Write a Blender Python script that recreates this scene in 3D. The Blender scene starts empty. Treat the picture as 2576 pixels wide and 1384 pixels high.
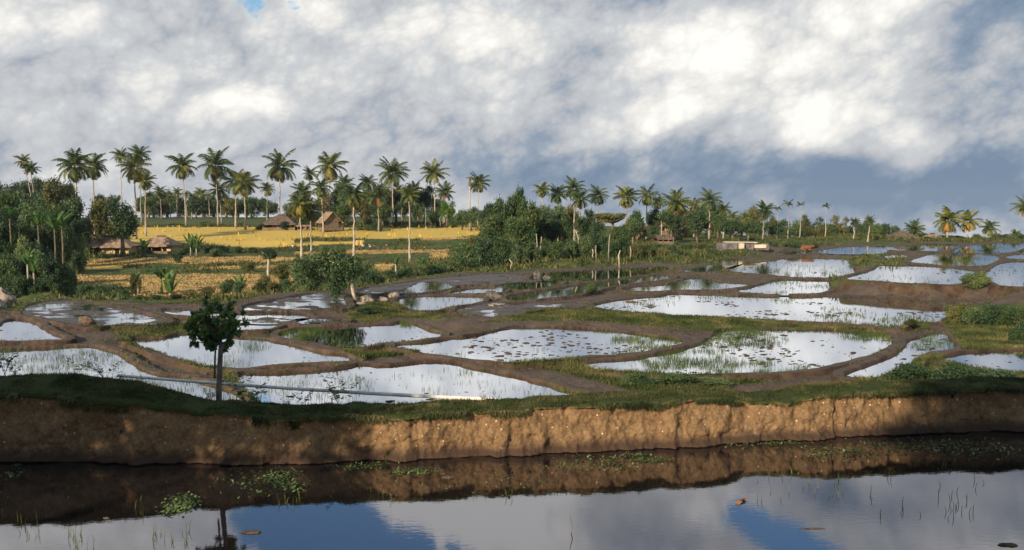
import bpy, math, random
import numpy as np
from mathutils import Vector, Matrix
R = math.radians
S = bpy.context.scene
COL = S.collection
rng = np.random.default_rng(7)
random.seed(7)

# ---------------------------------------------------------------- camera
PITCH = 4.41
CAMZ = 6.0
F = 2231.0                     # focal length in reference units (picture 2576 x 1384)
cam_d = bpy.data.cameras.new('camera')
cam = bpy.data.objects.new('camera', cam_d); COL.objects.link(cam)
cam_d.sensor_width = 36.0; cam_d.lens = F*36.0/2576.0
cam_d.clip_start = 0.1; cam_d.clip_end = 20000
cam.location = (0, 0, CAMZ); cam.rotation_euler = (R(90-PITCH), 0, 0)
S.camera = cam

# ---------------------------------------------------------------- light and exposure
SUN_EL, SUN_AZ = 21.0, 32.0    # sun behind the camera, to the left
sun_d = bpy.data.lights.new('sun', 'SUN'); sun_d.energy = 5.0; sun_d.angle = R(0.6); sun_d.color = (1.0, 0.82, 0.60)
sun = bpy.data.objects.new('sun', sun_d); COL.objects.link(sun)
SV = Vector((-math.sin(R(SUN_AZ))*math.cos(R(SUN_EL)), -math.cos(R(SUN_AZ))*math.cos(R(SUN_EL)), math.sin(R(SUN_EL))))
sun.rotation_euler = SV.to_track_quat('Z', 'Y').to_euler(); sun.location = (-40, -60, 60)
S.view_settings.view_transform = 'Standard'; S.view_settings.look = 'None'
S.view_settings.exposure = 0.18; S.view_settings.gamma = 1.0

# ---------------------------------------------------------------- node helpers
class NT:
    def __init__(s, tree): s.t = tree; s.n = tree.nodes; s.l = tree.links
    def node(s, typ, **kw):
        n = s.n.new(typ)
        for k, v in kw.items(): setattr(n, k, v)
        return n
    def put(s, sock, v):
        if hasattr(v, 'links') or isinstance(v, bpy.types.NodeSocket): s.l.new(v, sock)
        else: sock.default_value = v
    def math(s, op, a, b=0.0, c=None, clamp=False):
        n = s.node('ShaderNodeMath', operation=op, use_clamp=clamp)
        s.put(n.inputs[0], a); s.put(n.inputs[1], b)
        if c is not None: s.put(n.inputs[2], c)
        return n.outputs[0]
    def vmath(s, op, a, b=None):
        n = s.node('ShaderNodeVectorMath', operation=op)
        s.put(n.inputs[0], a)
        if b is not None: s.put(n.inputs[1], b)
        return n.outputs['Value'] if op in ('LENGTH', 'DOT_PRODUCT') else n.outputs[0]
    def maprange(s, v, a, b, c=0.0, d=1.0, smooth=False):
        n = s.node('ShaderNodeMapRange'); n.interpolation_type = 'SMOOTHSTEP' if smooth else 'LINEAR'
        s.put(n.inputs[0], v); n.inputs[1].default_value = a; n.inputs[2].default_value = b
        n.inputs[3].default_value = c; n.inputs[4].default_value = d
        return n.outputs[0]
    def noise(s, vec, scale, detail=4.0, rough=0.55, dist=0.0):
        n = s.node('ShaderNodeTexNoise'); s.put(n.inputs['Vector'], vec)
        n.inputs['Scale'].default_value = scale; n.inputs['Detail'].default_value = detail
        n.inputs['Roughness'].default_value = rough; n.inputs['Distortion'].default_value = dist
        return n.outputs[0]
    def mix(s, fac, a, b):
        n = s.node('ShaderNodeMix', data_type='RGBA')
        s.put(n.inputs[0], fac)
        s.put(n.inputs[6], a if isinstance(a, bpy.types.NodeSocket) else (*a, 1))
        s.put(n.inputs[7], b if isinstance(b, bpy.types.NodeSocket) else (*b, 1))
        return n.outputs[2]
    def ramp(s, v, stops):
        n = s.node('ShaderNodeValToRGB'); s.put(n.inputs[0], v)
        e = n.color_ramp.elements
        while len(e) < len(stops): e.new(0.5)
        for el, (p, c) in zip(e, stops): el.position = p; el.color = (*c, 1)
        return n.outputs[0]

# ---------------------------------------------------------------- sky (clear-sky light with a broken layer of cloud over it)
def ray(x, y):
    u = (x-1288)/F; v = (692-y)/F
    p = R(PITCH)
    return np.array([u, math.cos(p)+v*math.sin(p), -math.sin(p)+v*math.cos(p)])
def azel(x, y):
    d = ray(x, y); d = d/np.linalg.norm(d)
    return math.atan2(d[0], d[1]), math.asin(d[2])

W = bpy.data.worlds.new('World'); S.world = W; W.use_nodes = True
w = NT(W.node_tree); w.n.clear()
tc = w.node('ShaderNodeTexCoord').outputs['Generated']
sep = w.node('ShaderNodeSeparateXYZ'); w.put(sep.inputs[0], tc)
az = w.math('ARCTAN2', sep.outputs[0], sep.outputs[1]); el = w.math('ARCSINE', sep.outputs[2])
comb = w.node('ShaderNodeCombineXYZ'); w.put(comb.inputs[0], az); w.put(comb.inputs[1], el)
wz = w.node('ShaderNodeVectorRotate'); wz.rotation_type = 'Z_AXIS'
w.put(wz.inputs['Vector'], comb.outputs[0]); wz.inputs['Angle'].default_value = R(-20)
st = w.vmath('MULTIPLY', wz.outputs[0], (1.0, 1.45, 1.0))
warp = w.node('ShaderNodeTexNoise'); w.put(warp.inputs['Vector'], st); warp.inputs['Scale'].default_value = 8.0; warp.inputs['Detail'].default_value = 2
wv = w.vmath('MULTIPLY', w.vmath('SUBTRACT', warp.outputs['Color'], (.5, .5, .5)), (.07, .07, 0.0))
p2 = w.vmath('ADD', comb.outputs[0], wv)          # layout coordinates, ragged
# (x, y, rx, ry, amount) in the picture's own units, turned into azimuth and elevation
BL = [
 (90, 60, 150, 60, .30), (60, 150, 120, 70, -.10), (300, 60, 260, 110, .12), (250, 240, 230, 120, -.06), (120, 330, 260, 90, -.04),
 (600, 200, 160, 110, .12), (600, 250, 190, 38, .34), (520, 330, 260, 60, .04), (900, 60, 260, 70, .18), (850, 200, 260, 80, -.10),
 (1100, 130, 330, 110, .16), (1020, 280, 190, 60, -.06), (1240, 260, 200, 60, .16), (1390, 235, 150, 75, -.20), (1300, 360, 300, 40, .06),
 (1420, 90, 160, 60, .16), (1480, 120, 90, 50, -.10), (1650, 150, 240, 110, .20), (1600, 300, 170, 70, .22), (1850, 130, 260, 120, .10),
 (1950, 230, 260, 120, .32), (2230, 110, 90, 120, .34), (2120, 300, 130, 70, .18), (2130, 60, 150, 45, -.06), (1780, 20, 60, 30, -.30),
 (2400, 190, 170, 150, -.26), (2500, 60, 150, 60, -.10), (2330, 330, 60, 30, .12), (2450, 300, 120, 50, -.14), (2480, 215, 80, 30, .10),
 (400, 430, 900, 130, -.07), (1500, 470, 700, 90, -.22), (2100, 440, 500, 75, -.24), (2350, 490, 700, 130, -.28), (2500, 420, 260, 70, -.16), (1700, 400, 500, 30, .06),
 (400, 545, 1200, 60, .02), (1150, 560, 300, 60, .10), (1900, 520, 300, 30, .10),
 (150, 200, 190, 90, .24), (985, 245, 150, 90, .22), (2400, 90, 130, 100, .16), (1420, 300, 120, 50, .10),
 # above the frame, seen mirrored in the near water
 (990, -240, 110, 90, .50), (1190, -290, 260, 120, .38), (1400, -250, 200, 80, .22), (300, -190, 500, 150, -.04), (1700, -170, 420, 130, -.10),
 (2200, -180, 420, 140, -.08), (2300, -320, 300, 110, -.12), (1620, -330, 200, 80, -.14), (1500, -180, 120, 50, -.2), (1250, -230, 260, 60, .2),
]
BLUE = [(700, 14, 90, 46, 1.15), (610, -2, 60, 20, .6), (740, -265, 230, 130, 1.6), (1000, -420, 420, 110, 1.3), (650, -330, 220, 120, .9), (2010, -310, 200, 110, 1.0), (2000, -420, 260, 110, 1.2), (60, 8, 130, 30, .35)]
def blobs(lst, start):
    acc = start
    for (x, y, rx, ry, a) in lst:
        c = azel(x, y)
        v = w.vmath('MULTIPLY', w.vmath('SUBTRACT', p2, (c[0], c[1], 0)), (F/rx/1.3, F/ry/1.3, 0))
        acc = w.math('ADD', acc, w.maprange(w.vmath('LENGTH', v), 1.35, 0.0, 0.0, a, True))
    return acc
n1 = w.noise(st, 6.5, 9.0, .56, .12)
vr = w.node('ShaderNodeTexVoronoi'); vr.feature = 'F1'; w.put(vr.inputs['Vector'], w.vmath('ADD', st, w.vmath('MULTIPLY', w.vmath('SUBTRACT', warp.outputs['Color'], (.5, .5, .5)), (.035, .035, 0.0))))
vr.inputs['Scale'].default_value = 7.5; vr.inputs['Detail'].default_value = 4.0; vr.inputs['Roughness'].default_value = .62; vr.inputs['Lacunarity'].default_value = 2.2
n2 = w.math('SUBTRACT', 1.0, vr.outputs['Distance'])
base_v = w.math('SUBTRACT', w.math('SUBTRACT', w.math('ADD', .82, w.maprange(el, R(13), R(17), 0, .24, True)), w.maprange(el, R(27), R(50), 0, .58, True)), w.maprange(w.math('ABSOLUTE', az), R(50), R(95), 0, .45, True))  # sky overhead and behind the camera dimmed to lower the ambient light
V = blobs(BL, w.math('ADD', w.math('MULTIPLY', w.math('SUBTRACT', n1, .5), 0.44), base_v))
V = w.math('ADD', V, w.math('MULTIPLY', w.math('SUBTRACT', n2, .24), .60))
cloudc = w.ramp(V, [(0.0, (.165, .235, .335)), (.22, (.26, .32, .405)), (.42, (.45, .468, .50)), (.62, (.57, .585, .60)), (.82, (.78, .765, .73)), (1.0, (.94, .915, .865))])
B = blobs(BLUE, w.math('MINIMUM', .12, w.math('ADD', w.math('SUBTRACT', w.math('MULTIPLY', w.math('SUBTRACT', n1, .60), 3.4), .12), w.math('MULTIPLY', w.math('SUBTRACT', n2, .30), 1.1))))
blue = w.maprange(B, .20, .46, 0, 1, True)
sky = w.node('ShaderNodeTexSky'); sky.sky_type = 'NISHITA'; sky.sun_disc = False
sky.sun_elevation = R(SUN_EL); sky.sun_rotation = math.atan2(SV.x, SV.y)
hsv = w.node('ShaderNodeHueSaturation'); hsv.inputs['Saturation'].default_value = 1.25; w.put(hsv.inputs['Color'], sky.outputs[0])
bg1 = w.node('ShaderNodeBackground'); w.put(bg1.inputs[0], hsv.outputs[0]); bg1.inputs[1].default_value = 0.13
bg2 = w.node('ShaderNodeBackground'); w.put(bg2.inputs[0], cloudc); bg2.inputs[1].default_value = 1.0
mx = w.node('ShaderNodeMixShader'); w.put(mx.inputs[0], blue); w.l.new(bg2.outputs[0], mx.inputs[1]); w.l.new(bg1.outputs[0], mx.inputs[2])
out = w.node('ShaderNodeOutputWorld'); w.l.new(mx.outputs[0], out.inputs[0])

# ---------------------------------------------------------------- geometry helpers
def unproj(x, y, z):
    d = ray(x, y); t = (z-CAMZ)/d[2]
    return np.array([d[0]*t, d[1]*t])
def at(x, y, dist):
    d = ray(x, y); return d/d[1]*dist + np.array([0, 0, CAMZ])
def topx(P):                      # world points (n,3) -> picture units, used to read the survey of fields
    p = R(PITCH); X = P[:, 0]; Y = P[:, 1]; Z = P[:, 2]-CAMZ
    f = Y*math.cos(p)-Z*math.sin(p); u = Y*math.sin(p)+Z*math.cos(p)
    f = np.where(f < .1, .1, f)
    return 1288+X/f*F, 692-u/f*F
def A(k, x, y): return x*0.316+644*k, y*0.316+357.8
def Bc(k, x, y): return x*.33335+(858.7*k if k < 2 else 1717.4), y*.33335+(675.8 if k < 2 else 596.3)

_lat = np.random.default_rng(3).random((256, 256))
def vn(x, y):
    xi = np.floor(x).astype(int); yi = np.floor(y).astype(int); fx = x-xi; fy = y-yi
    fx = fx*fx*(3-2*fx); fy = fy*fy*(3-2*fy)
    a = _lat[xi & 255, yi & 255]; b = _lat[(xi+1) & 255, yi & 255]; c = _lat[xi & 255, (yi+1) & 255]; d = _lat[(xi+1) & 255, (yi+1) & 255]
    return (a*(1-fx)+b*fx)*(1-fy)+(c*(1-fx)+d*fx)*fy
def fbm(x, y, s=1.0, o=4):
    t = 0; a = .5; n = 0
    for i in range(o):
        t = t+a*vn(x*s+17.3*i, y*s+9.1*i); n += a; a *= .5; s *= 2.03
    return t/n-.5

def mesh_np(name, V, Fc, mat=None, smooth=False, mats=None, midx=None):
    V = np.asarray(V, dtype=np.float32); Fc = np.asarray(Fc, dtype=np.int32)
    me = bpy.data.meshes.new(name)
    me.vertices.add(len(V)); me.vertices.foreach_set('co', V.ravel())
    k = Fc.shape[1]; n = len(Fc)
    me.loops.add(n*k); me.loops.foreach_set('vertex_index', Fc.ravel())
    me.polygons.add(n); me.polygons.foreach_set('loop_start', np.arange(n, dtype=np.int32)*k)
    try: me.polygons.foreach_set('loop_total', np.full(n, k, dtype=np.int32))
    except Exception: pass
    if mats:
        for m in mats: me.materials.append(m)
        if midx is not None: me.polygons.foreach_set('material_index', np.asarray(midx, dtype=np.int32))
    elif mat: me.materials.append(mat)
    if smooth: me.polygons.foreach_set('use_smooth', np.ones(n, dtype=bool))
    me.update(calc_edges=True); me.validate()
    return me
def link(name, me, parent=None, loc=None, label=None, cat=None, group=None, kind=None):
    o = bpy.data.objects.new(name, me); COL.objects.link(o)
    if parent is not None: o.parent = parent
    if loc is not None: o.location = loc
    if label: o['label'] = label
    if cat: o['category'] = cat
    if group: o['group'] = group
    if kind: o['kind'] = kind
    return o
def thing(name, label, cat, loc=(0, 0, 0), rz=0.0, group=None):
    o = bpy.data.objects.new(name, None); COL.objects.link(o)
    o.location = loc; o.rotation_euler = (0, 0, rz); o['label'] = label; o['category'] = cat
    o.empty_display_size = .3
    if group: o['group'] = group
    return o
class MB:
    """collects shapes with quads/tris for one mesh"""
    def __init__(s): s.v = []; s.f = []
    def add(s, vs, fs):
        b = len(s.v); s.v += [tuple(v) for v in vs]; s.f += [tuple(i+b for i in f) for f in fs]
    def box(s, c, d, rz=0.0, tilt=(0, 0)):
        m = Matrix.Rotation(rz, 3, 'Z') @ Matrix.Rotation(tilt[0], 3, 'X') @ Matrix.Rotation(tilt[1], 3, 'Y')
        vs = [Vector(c)+m @ Vector((sx*d[0]/2, sy*d[1]/2, sz*d[2]/2)) for sx in (-1, 1) for sy in (-1, 1) for sz in (-1, 1)]
        s.add(vs, [(0, 1, 3, 2), (4, 6, 7, 5), (0, 4, 5, 1), (2, 3, 7, 6), (0, 2, 6, 4), (1, 5, 7, 3)])
    def tube(s, pts, rad, n=8, caps=True, wob=0.0):
        pts = [Vector(p) for p in pts]
        if not hasattr(rad, '__len__'): rad = [rad]*len(pts)
        vs = []; fs = []
        for i, p in enumerate(pts):
            t = (pts[min(i+1, len(pts)-1)]-pts[max(i-1, 0)]).normalized()
            a = t.cross(Vector((0.31, 0.95, 0.02)) if abs(t.y) < .9 else Vector((1, 0, 0))).normalized(); b = t.cross(a)
            for j in range(n):
                q = 2*math.pi*j/n; r = rad[i]*(1+wob*(random.random()-.5))
                vs.append(p+a*math.cos(q)*r+b*math.sin(q)*r)
        for i in range(len(pts)-1):
            for j in range(n):
                fs.append((i*n+j, i*n+(j+1) % n, (i+1)*n+(j+1) % n, (i+1)*n+j))
        if caps: fs.append(tuple(range(n-1, -1, -1))); fs.append(tuple((len(pts)-1)*n+j for j in range(n)))
        s.add(vs, fs)
    def mesh(s, name, mat, smooth=False, mats=None, mi=None):
        me = bpy.data.meshes.new(name); me.from_pydata(s.v, [], s.f)
        if mats:
            for m in mats: me.materials.append(m)
            me.polygons.foreach_set('material_index', mi)
        elif mat: me.materials.append(mat)
        if smooth: me.polygons.foreach_set('use_smooth', [True]*len(me.polygons))
        me.update(); return me

# ---------------------------------------------------------------- materials
def mat_new(name):
    m = bpy.data.materials.new(name); m.use_nodes = True
    t = NT(m.node_tree); t.n.clear()
    o = t.node('ShaderNodeOutputMaterial'); b = t.node('ShaderNodeBsdfPrincipled')
    t.l.new(b.outputs[0], o.inputs[0]); b.inputs['Specular IOR Level'].default_value = 0.25
    return m, t, b, o
def simple(name, c1, c2, scale=3.0, rough=.85, bump=0.0, detail=6.0, coords='Object', lo=.35, hi=.65, bscale=None, spec=.2, rnd=0.0):
    m, t, b, o = mat_new(name)
    co = t.node('ShaderNodeTexCoord').outputs[coords]
    n = t.noise(co, scale, detail, .6)
    c = t.mix(t.maprange(n, lo, hi), c1, c2)
    if rnd:
        oi = t.node('ShaderNodeObjectInfo').outputs['Random']
        h = t.node('ShaderNodeHueSaturation'); t.put(h.inputs['Color'], c); t.put(h.inputs['Value'], t.maprange(oi, 0, 1, 1-rnd, 1+rnd)); c = h.outputs[0]
    t.put(b.inputs['Base Color'], c); b.inputs['Roughness'].default_value = rough; b.inputs['Specular IOR Level'].default_value = spec
    if bump:
        bp = t.node('ShaderNodeBump'); bp.inputs['Strength'].default_value = 1.0; bp.inputs['Distance'].default_value = bump
        t.put(bp.inputs['Height'], t.noise(co, bscale or scale*3, 6, .6)); t.l.new(bp.outputs[0], b.inputs['Normal'])
    return m
def leafmat(name, cols, trans=.25, var=.25, scale=1.2, rough=.55):
    """foliage: colour varies from clump to clump and from plant to plant; some light passes through"""
    m, t, b, o = mat_new(name)
    geo = t.node('ShaderNodeNewGeometry')
    oi = t.node('ShaderNodeObjectInfo').outputs['Random']
    n = t.noise(geo.outputs['Position'], scale, 3, .6)
    pi = geo.outputs['Random Per Island']
    f = t.math('ADD', t.math('MULTIPLY', t.math('SUBTRACT', n, .5), 2.2), t.math('ADD', t.math('MULTIPLY', pi, .55), t.math('MULTIPLY', oi, .45)))
    c = t.ramp(t.math('MULTIPLY', f, 1.0), [(i/(len(cols)-1), cc) for i, cc in enumerate(cols)])
    t.put(b.inputs['Base Color'], c); b.inputs['Roughness'].default_value = rough; b.inputs['Specular IOR Level'].default_value = .3
    tr = t.node('ShaderNodeBsdfTranslucent'); t.put(tr.inputs[0], c)
    mxs = t.node('ShaderNodeMixShader'); mxs.inputs[0].default_value = trans
    t.l.new(b.outputs[0], mxs.inputs[1]); t.l.new(tr.outputs[0], mxs.inputs[2]); t.l.new(mxs.outputs[0], o.inputs[0])
    return m

def watermat(name, depth_col, ripple, rscale, ior=1.9, stretch=(1, 1, 1), gc=(.90, .92, 1)):
    m, t, b, o = mat_new(name); t.n.remove(b)
    geo = t.node('ShaderNodeNewGeometry').outputs['Position']
    v = t.vmath('MULTIPLY', geo, stretch)
    bp = t.node('ShaderNodeBump'); bp.inputs['Strength'].default_value = 1.0; bp.inputs['Distance'].default_value = ripple
    t.put(bp.inputs['Height'], t.noise(v, rscale, 4, .55, .4))
    gl = t.node('ShaderNodeBsdfGlossy'); gl.inputs['Roughness'].default_value = .015; gl.inputs[0].default_value = (*gc, 1)
    df = t.node('ShaderNodeBsdfDiffuse'); df.inputs[0].default_value = (*depth_col, 1)
    fr = t.node('ShaderNodeFresnel'); fr.inputs[0].default_value = ior
    t.l.new(bp.outputs[0], gl.inputs['Normal'])
    mxs = t.node('ShaderNodeMixShader'); t.l.new(fr.outputs[0], mxs.inputs[0]); t.l.new(df.outputs[0], mxs.inputs[1]); t.l.new(gl.outputs[0], mxs.inputs[2])
    t.l.new(mxs.outputs[0], o.inputs[0])
    return m
M_WATER_NEAR = watermat('near_pond_water', (.014, .011, .010), .0006, 4.0, 3.1, (1, 2.2, 1))
M_WATER = watermat('paddy_water', (.05, .045, .035), .0010, 3.0, 1.33, (1, 1.5, 1), (.76, .79, .85))

# ---------------------------------------------------------------- survey of the ponds
def P_(k, s):
    return [Bc(k, x, y) for x, y in s]
def PA(k, s): return [A(k, x, y) for x, y in s]
PONDS = []   # (polygon in picture units, water level, rim)
def pond(poly, z, mud=0.0, rim=.13): PONDS.append(dict(poly=poly, z=z, mud=mud, rim=rim))
pond(P_(0, [(-150, 545), (-150, 430), (0, 440), (60, 392), (150, 385), (240, 402), (300, 450), (350, 485), (430, 515), (490, 530), (350, 534), (150, 540)]), -1.6)
pond(P_(0, [(-400, 625), (0, 612), (250, 607), (400, 603), (560, 590), (700, 592), (800, 620), (900, 655), (950, 700), (1010, 745), (1100, 785), (1220, 815), (1330, 815), (1480, 850), (1640, 905), (1720, 925), (1800, 965), (1850, 1020), (1880, 1080), (1500, 1160), (900, 1130), (400, 1060), (-400, 1000)]), -1.75)
pond(P_(0, [(975, 535), (1130, 532), (1250, 528), (1320, 506), (1420, 495), (1600, 500), (1800, 530), (1980, 537), (2150, 572), (2300, 610), (2420, 640), (2576, 652), (2680, 680), (2620, 692), (2450, 697), (2200, 708), (1980, 722), (1850, 745), (1700, 738), (1560, 728), (1400, 680), (1200, 622), (1080, 578)]), -1.7)
pond(P_(0, [(1790, 795), (1950, 800), (2150, 795), (2400, 778), (2576, 756), (2690, 740), (2720, 728), (2760, 730), (2840, 742), (2976, 736), (3176, 712), (3340, 705), (3430, 718), (3530, 750), (3676, 782), (3876, 812), (3996, 856), (4136, 882), (4216, 920), (4326, 942), (4460, 955), (4560, 1060), (4300, 1140), (3500, 1170), (2800, 1170), (2300, 1150), (2050, 1080), (1950, 980), (1850, 870)]), -1.72)
pond(P_(0, [(2105, 508), (2200, 470), (2380, 452), (2576, 440), (2726, 432), (2876, 425), (2976, 420), (3046, 405), (3116, 425), (3196, 458), (3276, 482), (3340, 500), (3226, 528), (3076, 545), (2876, 550), (2776, 578), (2700, 592), (2576, 590), (2480, 575), (2380, 552), (2250, 528)]), -1.68)
pond(P_(1, [(375, 583), (620, 563), (700, 553), (850, 530), (1000, 513), (1150, 482), (1280, 446), (1400, 440), (1600, 445), (1800, 455), (2000, 468), (2200, 495), (2400, 520), (2560, 545), (2560, 560), (2480, 580), (2300, 618), (2100, 635), (1850, 648), (1700, 664), (1620, 682), (1400, 703), (1150, 693), (960, 668), (780, 640), (640, 632), (560, 602)]), -1.64)
pond(P_(2, [(-820, 712), (-560, 690), (-300, 655), (-130, 630), (30, 600), (100, 800), (130, 805), (200, 765), (260, 722), (400, 695), (600, 692), (800, 698), (1000, 700), (1200, 708), (1400, 730), (1570, 755), (1560, 800), (1470, 850), (1400, 890), (1300, 905), (1150, 938), (1000, 982), (700, 1008), (400, 1020), (0, 1032), (-270, 1010), (-480, 990), (-660, 960)][0:4]+[(-30, 845), (120, 808), (200, 765), (260, 722), (400, 695), (600, 692), (800, 698), (1000, 700), (1200, 708), (1400, 730), (1570, 755), (1560, 800), (1470, 850), (1400, 890), (1300, 905), (1150, 938), (1000, 982), (700, 1008), (400, 1020), (0, 1032)]), -1.66)
PONDS[-1]['poly'] = P_(1, [(1760, 716), (1900, 708), (2100, 697), (2250, 680), (2400, 652), (2520, 628)])+P_(2, [(-30, 862), (100, 832), (200, 785), (262, 725), (400, 695), (600, 692), (800, 698), (1000, 700), (1200, 708), (1400, 730), (1570, 755), (1560, 800), (1470, 850), (1400, 890), (1300, 905), (1150, 938), (1000, 982), (700, 1008), (400, 1020), (0, 1032)])+P_(1, [(2400, 783), (2150, 778), (1950, 755), (1830, 730)])
pond(P_(2, [(1210, 1055), (1350, 1000), (1550, 925), (1650, 872), (1715, 820), (1715, 785), (1850, 752), (1900, 728), (1980, 724), (2000, 770), (2055, 820), (1960, 850), (1850, 855), (1760, 890), (1720, 955), (1600, 990), (1500, 1042), (1350, 1058)]), -1.7)
pond(P_(2, [(1960, 915), (2050, 895), (2150, 880), (2400, 862), (2576, 855), (2800, 850), (2800, 1030), (2576, 1022), (2350, 1000), (2100, 960)]), -1.6)
pond(P_(1, [(1912, 275), (2050, 248), (2250, 225), (2430, 212)])+P_(2, [(-80, 428), (200, 440), (500, 448), (735, 455), (765, 440), (790, 452), (930, 452), (1050, 450), (1200, 452), (1400, 456), (1700, 462), (1850, 478), (1930, 510), (1980, 560), (1990, 610), (1900, 640), (1700, 632), (1600, 682), (1400, 662), (1100, 640), (850, 630), (500, 610), (0, 595)])+P_(1, [(2400, 335), (2200, 325), (2050, 315), (1950, 298)]), -1.68)
pond(P_(2, [(400, 408), (550, 380), (650, 350), (720, 330), (900, 325), (1108, 325), (1095, 370), (1070, 405), (960, 424), (780, 425), (600, 422)]), -1.6)
pond(P_(1, [(2110, 158), (2200, 140), (2400, 130), (2540, 112)])+P_(2, [(0, 328), (90, 312), (180, 315), (230, 340), (350, 350), (490, 354), (440, 372), (300, 388), (100, 396), (-80, 392)])+P_(1, [(2400, 162), (2250, 162)]), -1.62)
pond(P_(1, [(1250, 212), (1400, 190), (1600, 163), (1780, 128), (1950, 108), (2150, 82), (2400, 48), (2512, 60), (2400, 82), (2200, 100), (1980, 135), (1830, 180), (1650, 207), (1400, 232), (1290, 238)]), -1.6)
pond(P_(1, [(420, 243), (500, 212), (700, 208), (900, 210), (1060, 213), (1062, 240), (900, 272), (780, 293), (650, 318), (560, 315), (480, 290)]), -1.7)
pond(P_(1, [(400, 185), (520, 155), (580, 108), (700, 104), (800, 118), (825, 140), (700, 162), (500, 188)]), -1.65)
pond(P_(1, [(820, 180), (1000, 153), (1150, 146), (1240, 168), (1100, 183), (900, 184)]), -1.65)
pond(P_(1, [(1160, 145), (1250, 118), (1450, 98), (1670, 104), (1560, 130), (1430, 152), (1260, 155)]), -1.66)
pond(PA(2, [(150, 1090), (200, 1050), (320, 1035), (600, 1025), (850, 1012), (1000, 1000), (1230, 988), (1230, 1015), (1000, 1058), (800, 1085), (600, 1100), (350, 1098)]), -1.62)
pond(PA(2, [(1340, 1025), (1560, 990), (1640, 960), (1700, 930), (1800, 925), (1830, 955), (1700, 1000), (1560, 1030)]), -1.45)
pond(P_(2, [(350, 245), (460, 208), (600, 193), (750, 170), (900, 155), (1000, 160), (1200, 165), (1236, 190), (1246, 230), (1288, 262), (1200, 285), (1100, 300), (820, 296), (650, 272), (450, 262)]), -1.45)
pond(P_(2, [(700, 120), (850, 102), (975, 98), (930, 118), (850, 130), (760, 128)]), -1.2)
pond(P_(2, [(1000, 106), (1200, 80), (1380, 68), (1600, 68), (1540, 90), (1510, 122), (1300, 124), (1080, 120)]), -1.05)
pond(P_(2, [(1560, 88), (1700, 62), (1900, 48), (2110, 56), (2040, 82), (1950, 102), (1750, 100), (1620, 96)]), -0.9)
pond(P_(2, [(2010, 116), (2110, 84), (2200, 60), (2400, 46), (2600, 46), (2560, 80), (2440, 118), (2250, 122)]), -0.75)
pond(P_(2, [(1450, 150), (1650, 135), (1690, 145), (1600, 152)]), -1.1)
pond(P_(2, [(1720, 182), (1830, 152), (1900, 126), (2250, 128), (2390, 150), (2310, 190), (2240, 214), (2000, 208), (1820, 192)]), -0.55)
pond(P_(2, [(1220, 315), (1400, 270), (1480, 240), (1510, 214), (1620, 222), (1750, 215), (1900, 225), (2100, 240), (2190, 258), (2180, 290), (2110, 325), (2060, 358), (1700, 345), (1400, 322)]), -0.65)
pond(P_(2, [(2290, 288), (2350, 240), (2440, 190), (2600, 188), (2800, 188), (2800, 372), (2420, 370), (2360, 335)]), -0.5)
pond(P_(2, [(2440, 155), (2500, 138), (2600, 134), (2750, 134), (2750, 165), (2600, 165)]), -0.45)
pond(P_(2, [(2125, 485), (2190, 485), (2225, 515), (2150, 508)]), -1.7)
pond(P_(0, [(150, 340), (250, 270), (450, 240), (700, 262), (1000, 325), (1240, 385), (1230, 408), (1000, 425), (800, 415), (700, 440), (600, 420), (400, 380), (300, 355)]), -1.5, mud=.55)
pond(P_(0, [(1235, 308), (1450, 315), (1560, 330), (1700, 345), (2100, 335), (2320, 345), (2290, 372), (2080, 402), (1820, 392), (1450, 350), (1250, 335)]), -1.6, mud=.30)
pond(P_(0, [(1620, 440), (1800, 413), (2000, 410), (2085, 415), (2060, 435), (2000, 452), (1850, 458), (1700, 455)]), -1.65)
pond(P_(0, [(1800, 305), (1950, 265), (2200, 220), (2400, 180), (2540, 185), (2620, 270), (2600, 295), (2300, 305), (2000, 310)]), -1.52, mud=.55)
pond(P_(0, [(2180, 405), (2300, 375), (2480, 370), (2600, 385), (2550, 405), (2350, 415)]), -1.6, mud=.15)
pond(P_(1, [(850, 310), (1100, 265), (1500, 262), (1800, 262), (1880, 275), (1500, 300), (1300, 345), (1150, 365), (950, 335)]), -1.68, mud=.78)
pond(PA(1, [(800, 1180), (1150, 1130), (1500, 1080), (1900, 1055), (2150, 1060), (2100, 1110), (1800, 1125), (1450, 1140), (1100, 1180), (900, 1215)]), -1.66, mud=.8)
pond(P_(1, [(-100, 1240), (0, 1250)])[:0] or P_(2, [(780, 1222), (860, 1206), (1000, 1192), (1000, 1230), (900, 1260), (780, 1260)]), -1.9)

# ---------------------------------------------------------------- near bank survey: (x, waterline, lip, crest) in picture units
BANK = [(-1500, 1160, 990, 935), (-500, 1160, 985, 935), (0, 1160, 985, 935), (130, 1160, 988, 931), (300, 1160, 1000, 950), (420, 1160, 1018, 980), (500, 1162, 1032, 1000), (600, 1163, 1038, 1014),
        (800, 1158, 1040, 1020), (1000, 1155, 1042, 1020), (1100, 1151, 1028, 1016), (1280, 1143, 1023, 1008), (1500, 1132, 1016, 1001), (1700, 1121, 1003, 992), (1900, 1108, 1003, 996), (2000, 1102, 1000, 992),
        (2100, 1097, 985, 975), (2300, 1088, 975, 960), (2576, 1080, 965, 945), (3200, 1070, 960, 940), (4400, 1070, 955, 940)]
bk = []
for (x, yw, yl, yc) in BANK:
    p = unproj(x, yw, 0.0)
    lip = at(x, yl, p[1]+.22); crest = at(x, yc, p[1]+1.25)
    bk.append((p[0], p[1], lip[2], crest[2]))
bk = np.array(bk)
def bank_at(x):
    return (np.interp(x, bk[:, 0], bk[:, 1]), np.interp(x, bk[:, 0], bk[:, 2]), np.interp(x, bk[:, 0], bk[:, 3]))

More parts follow.
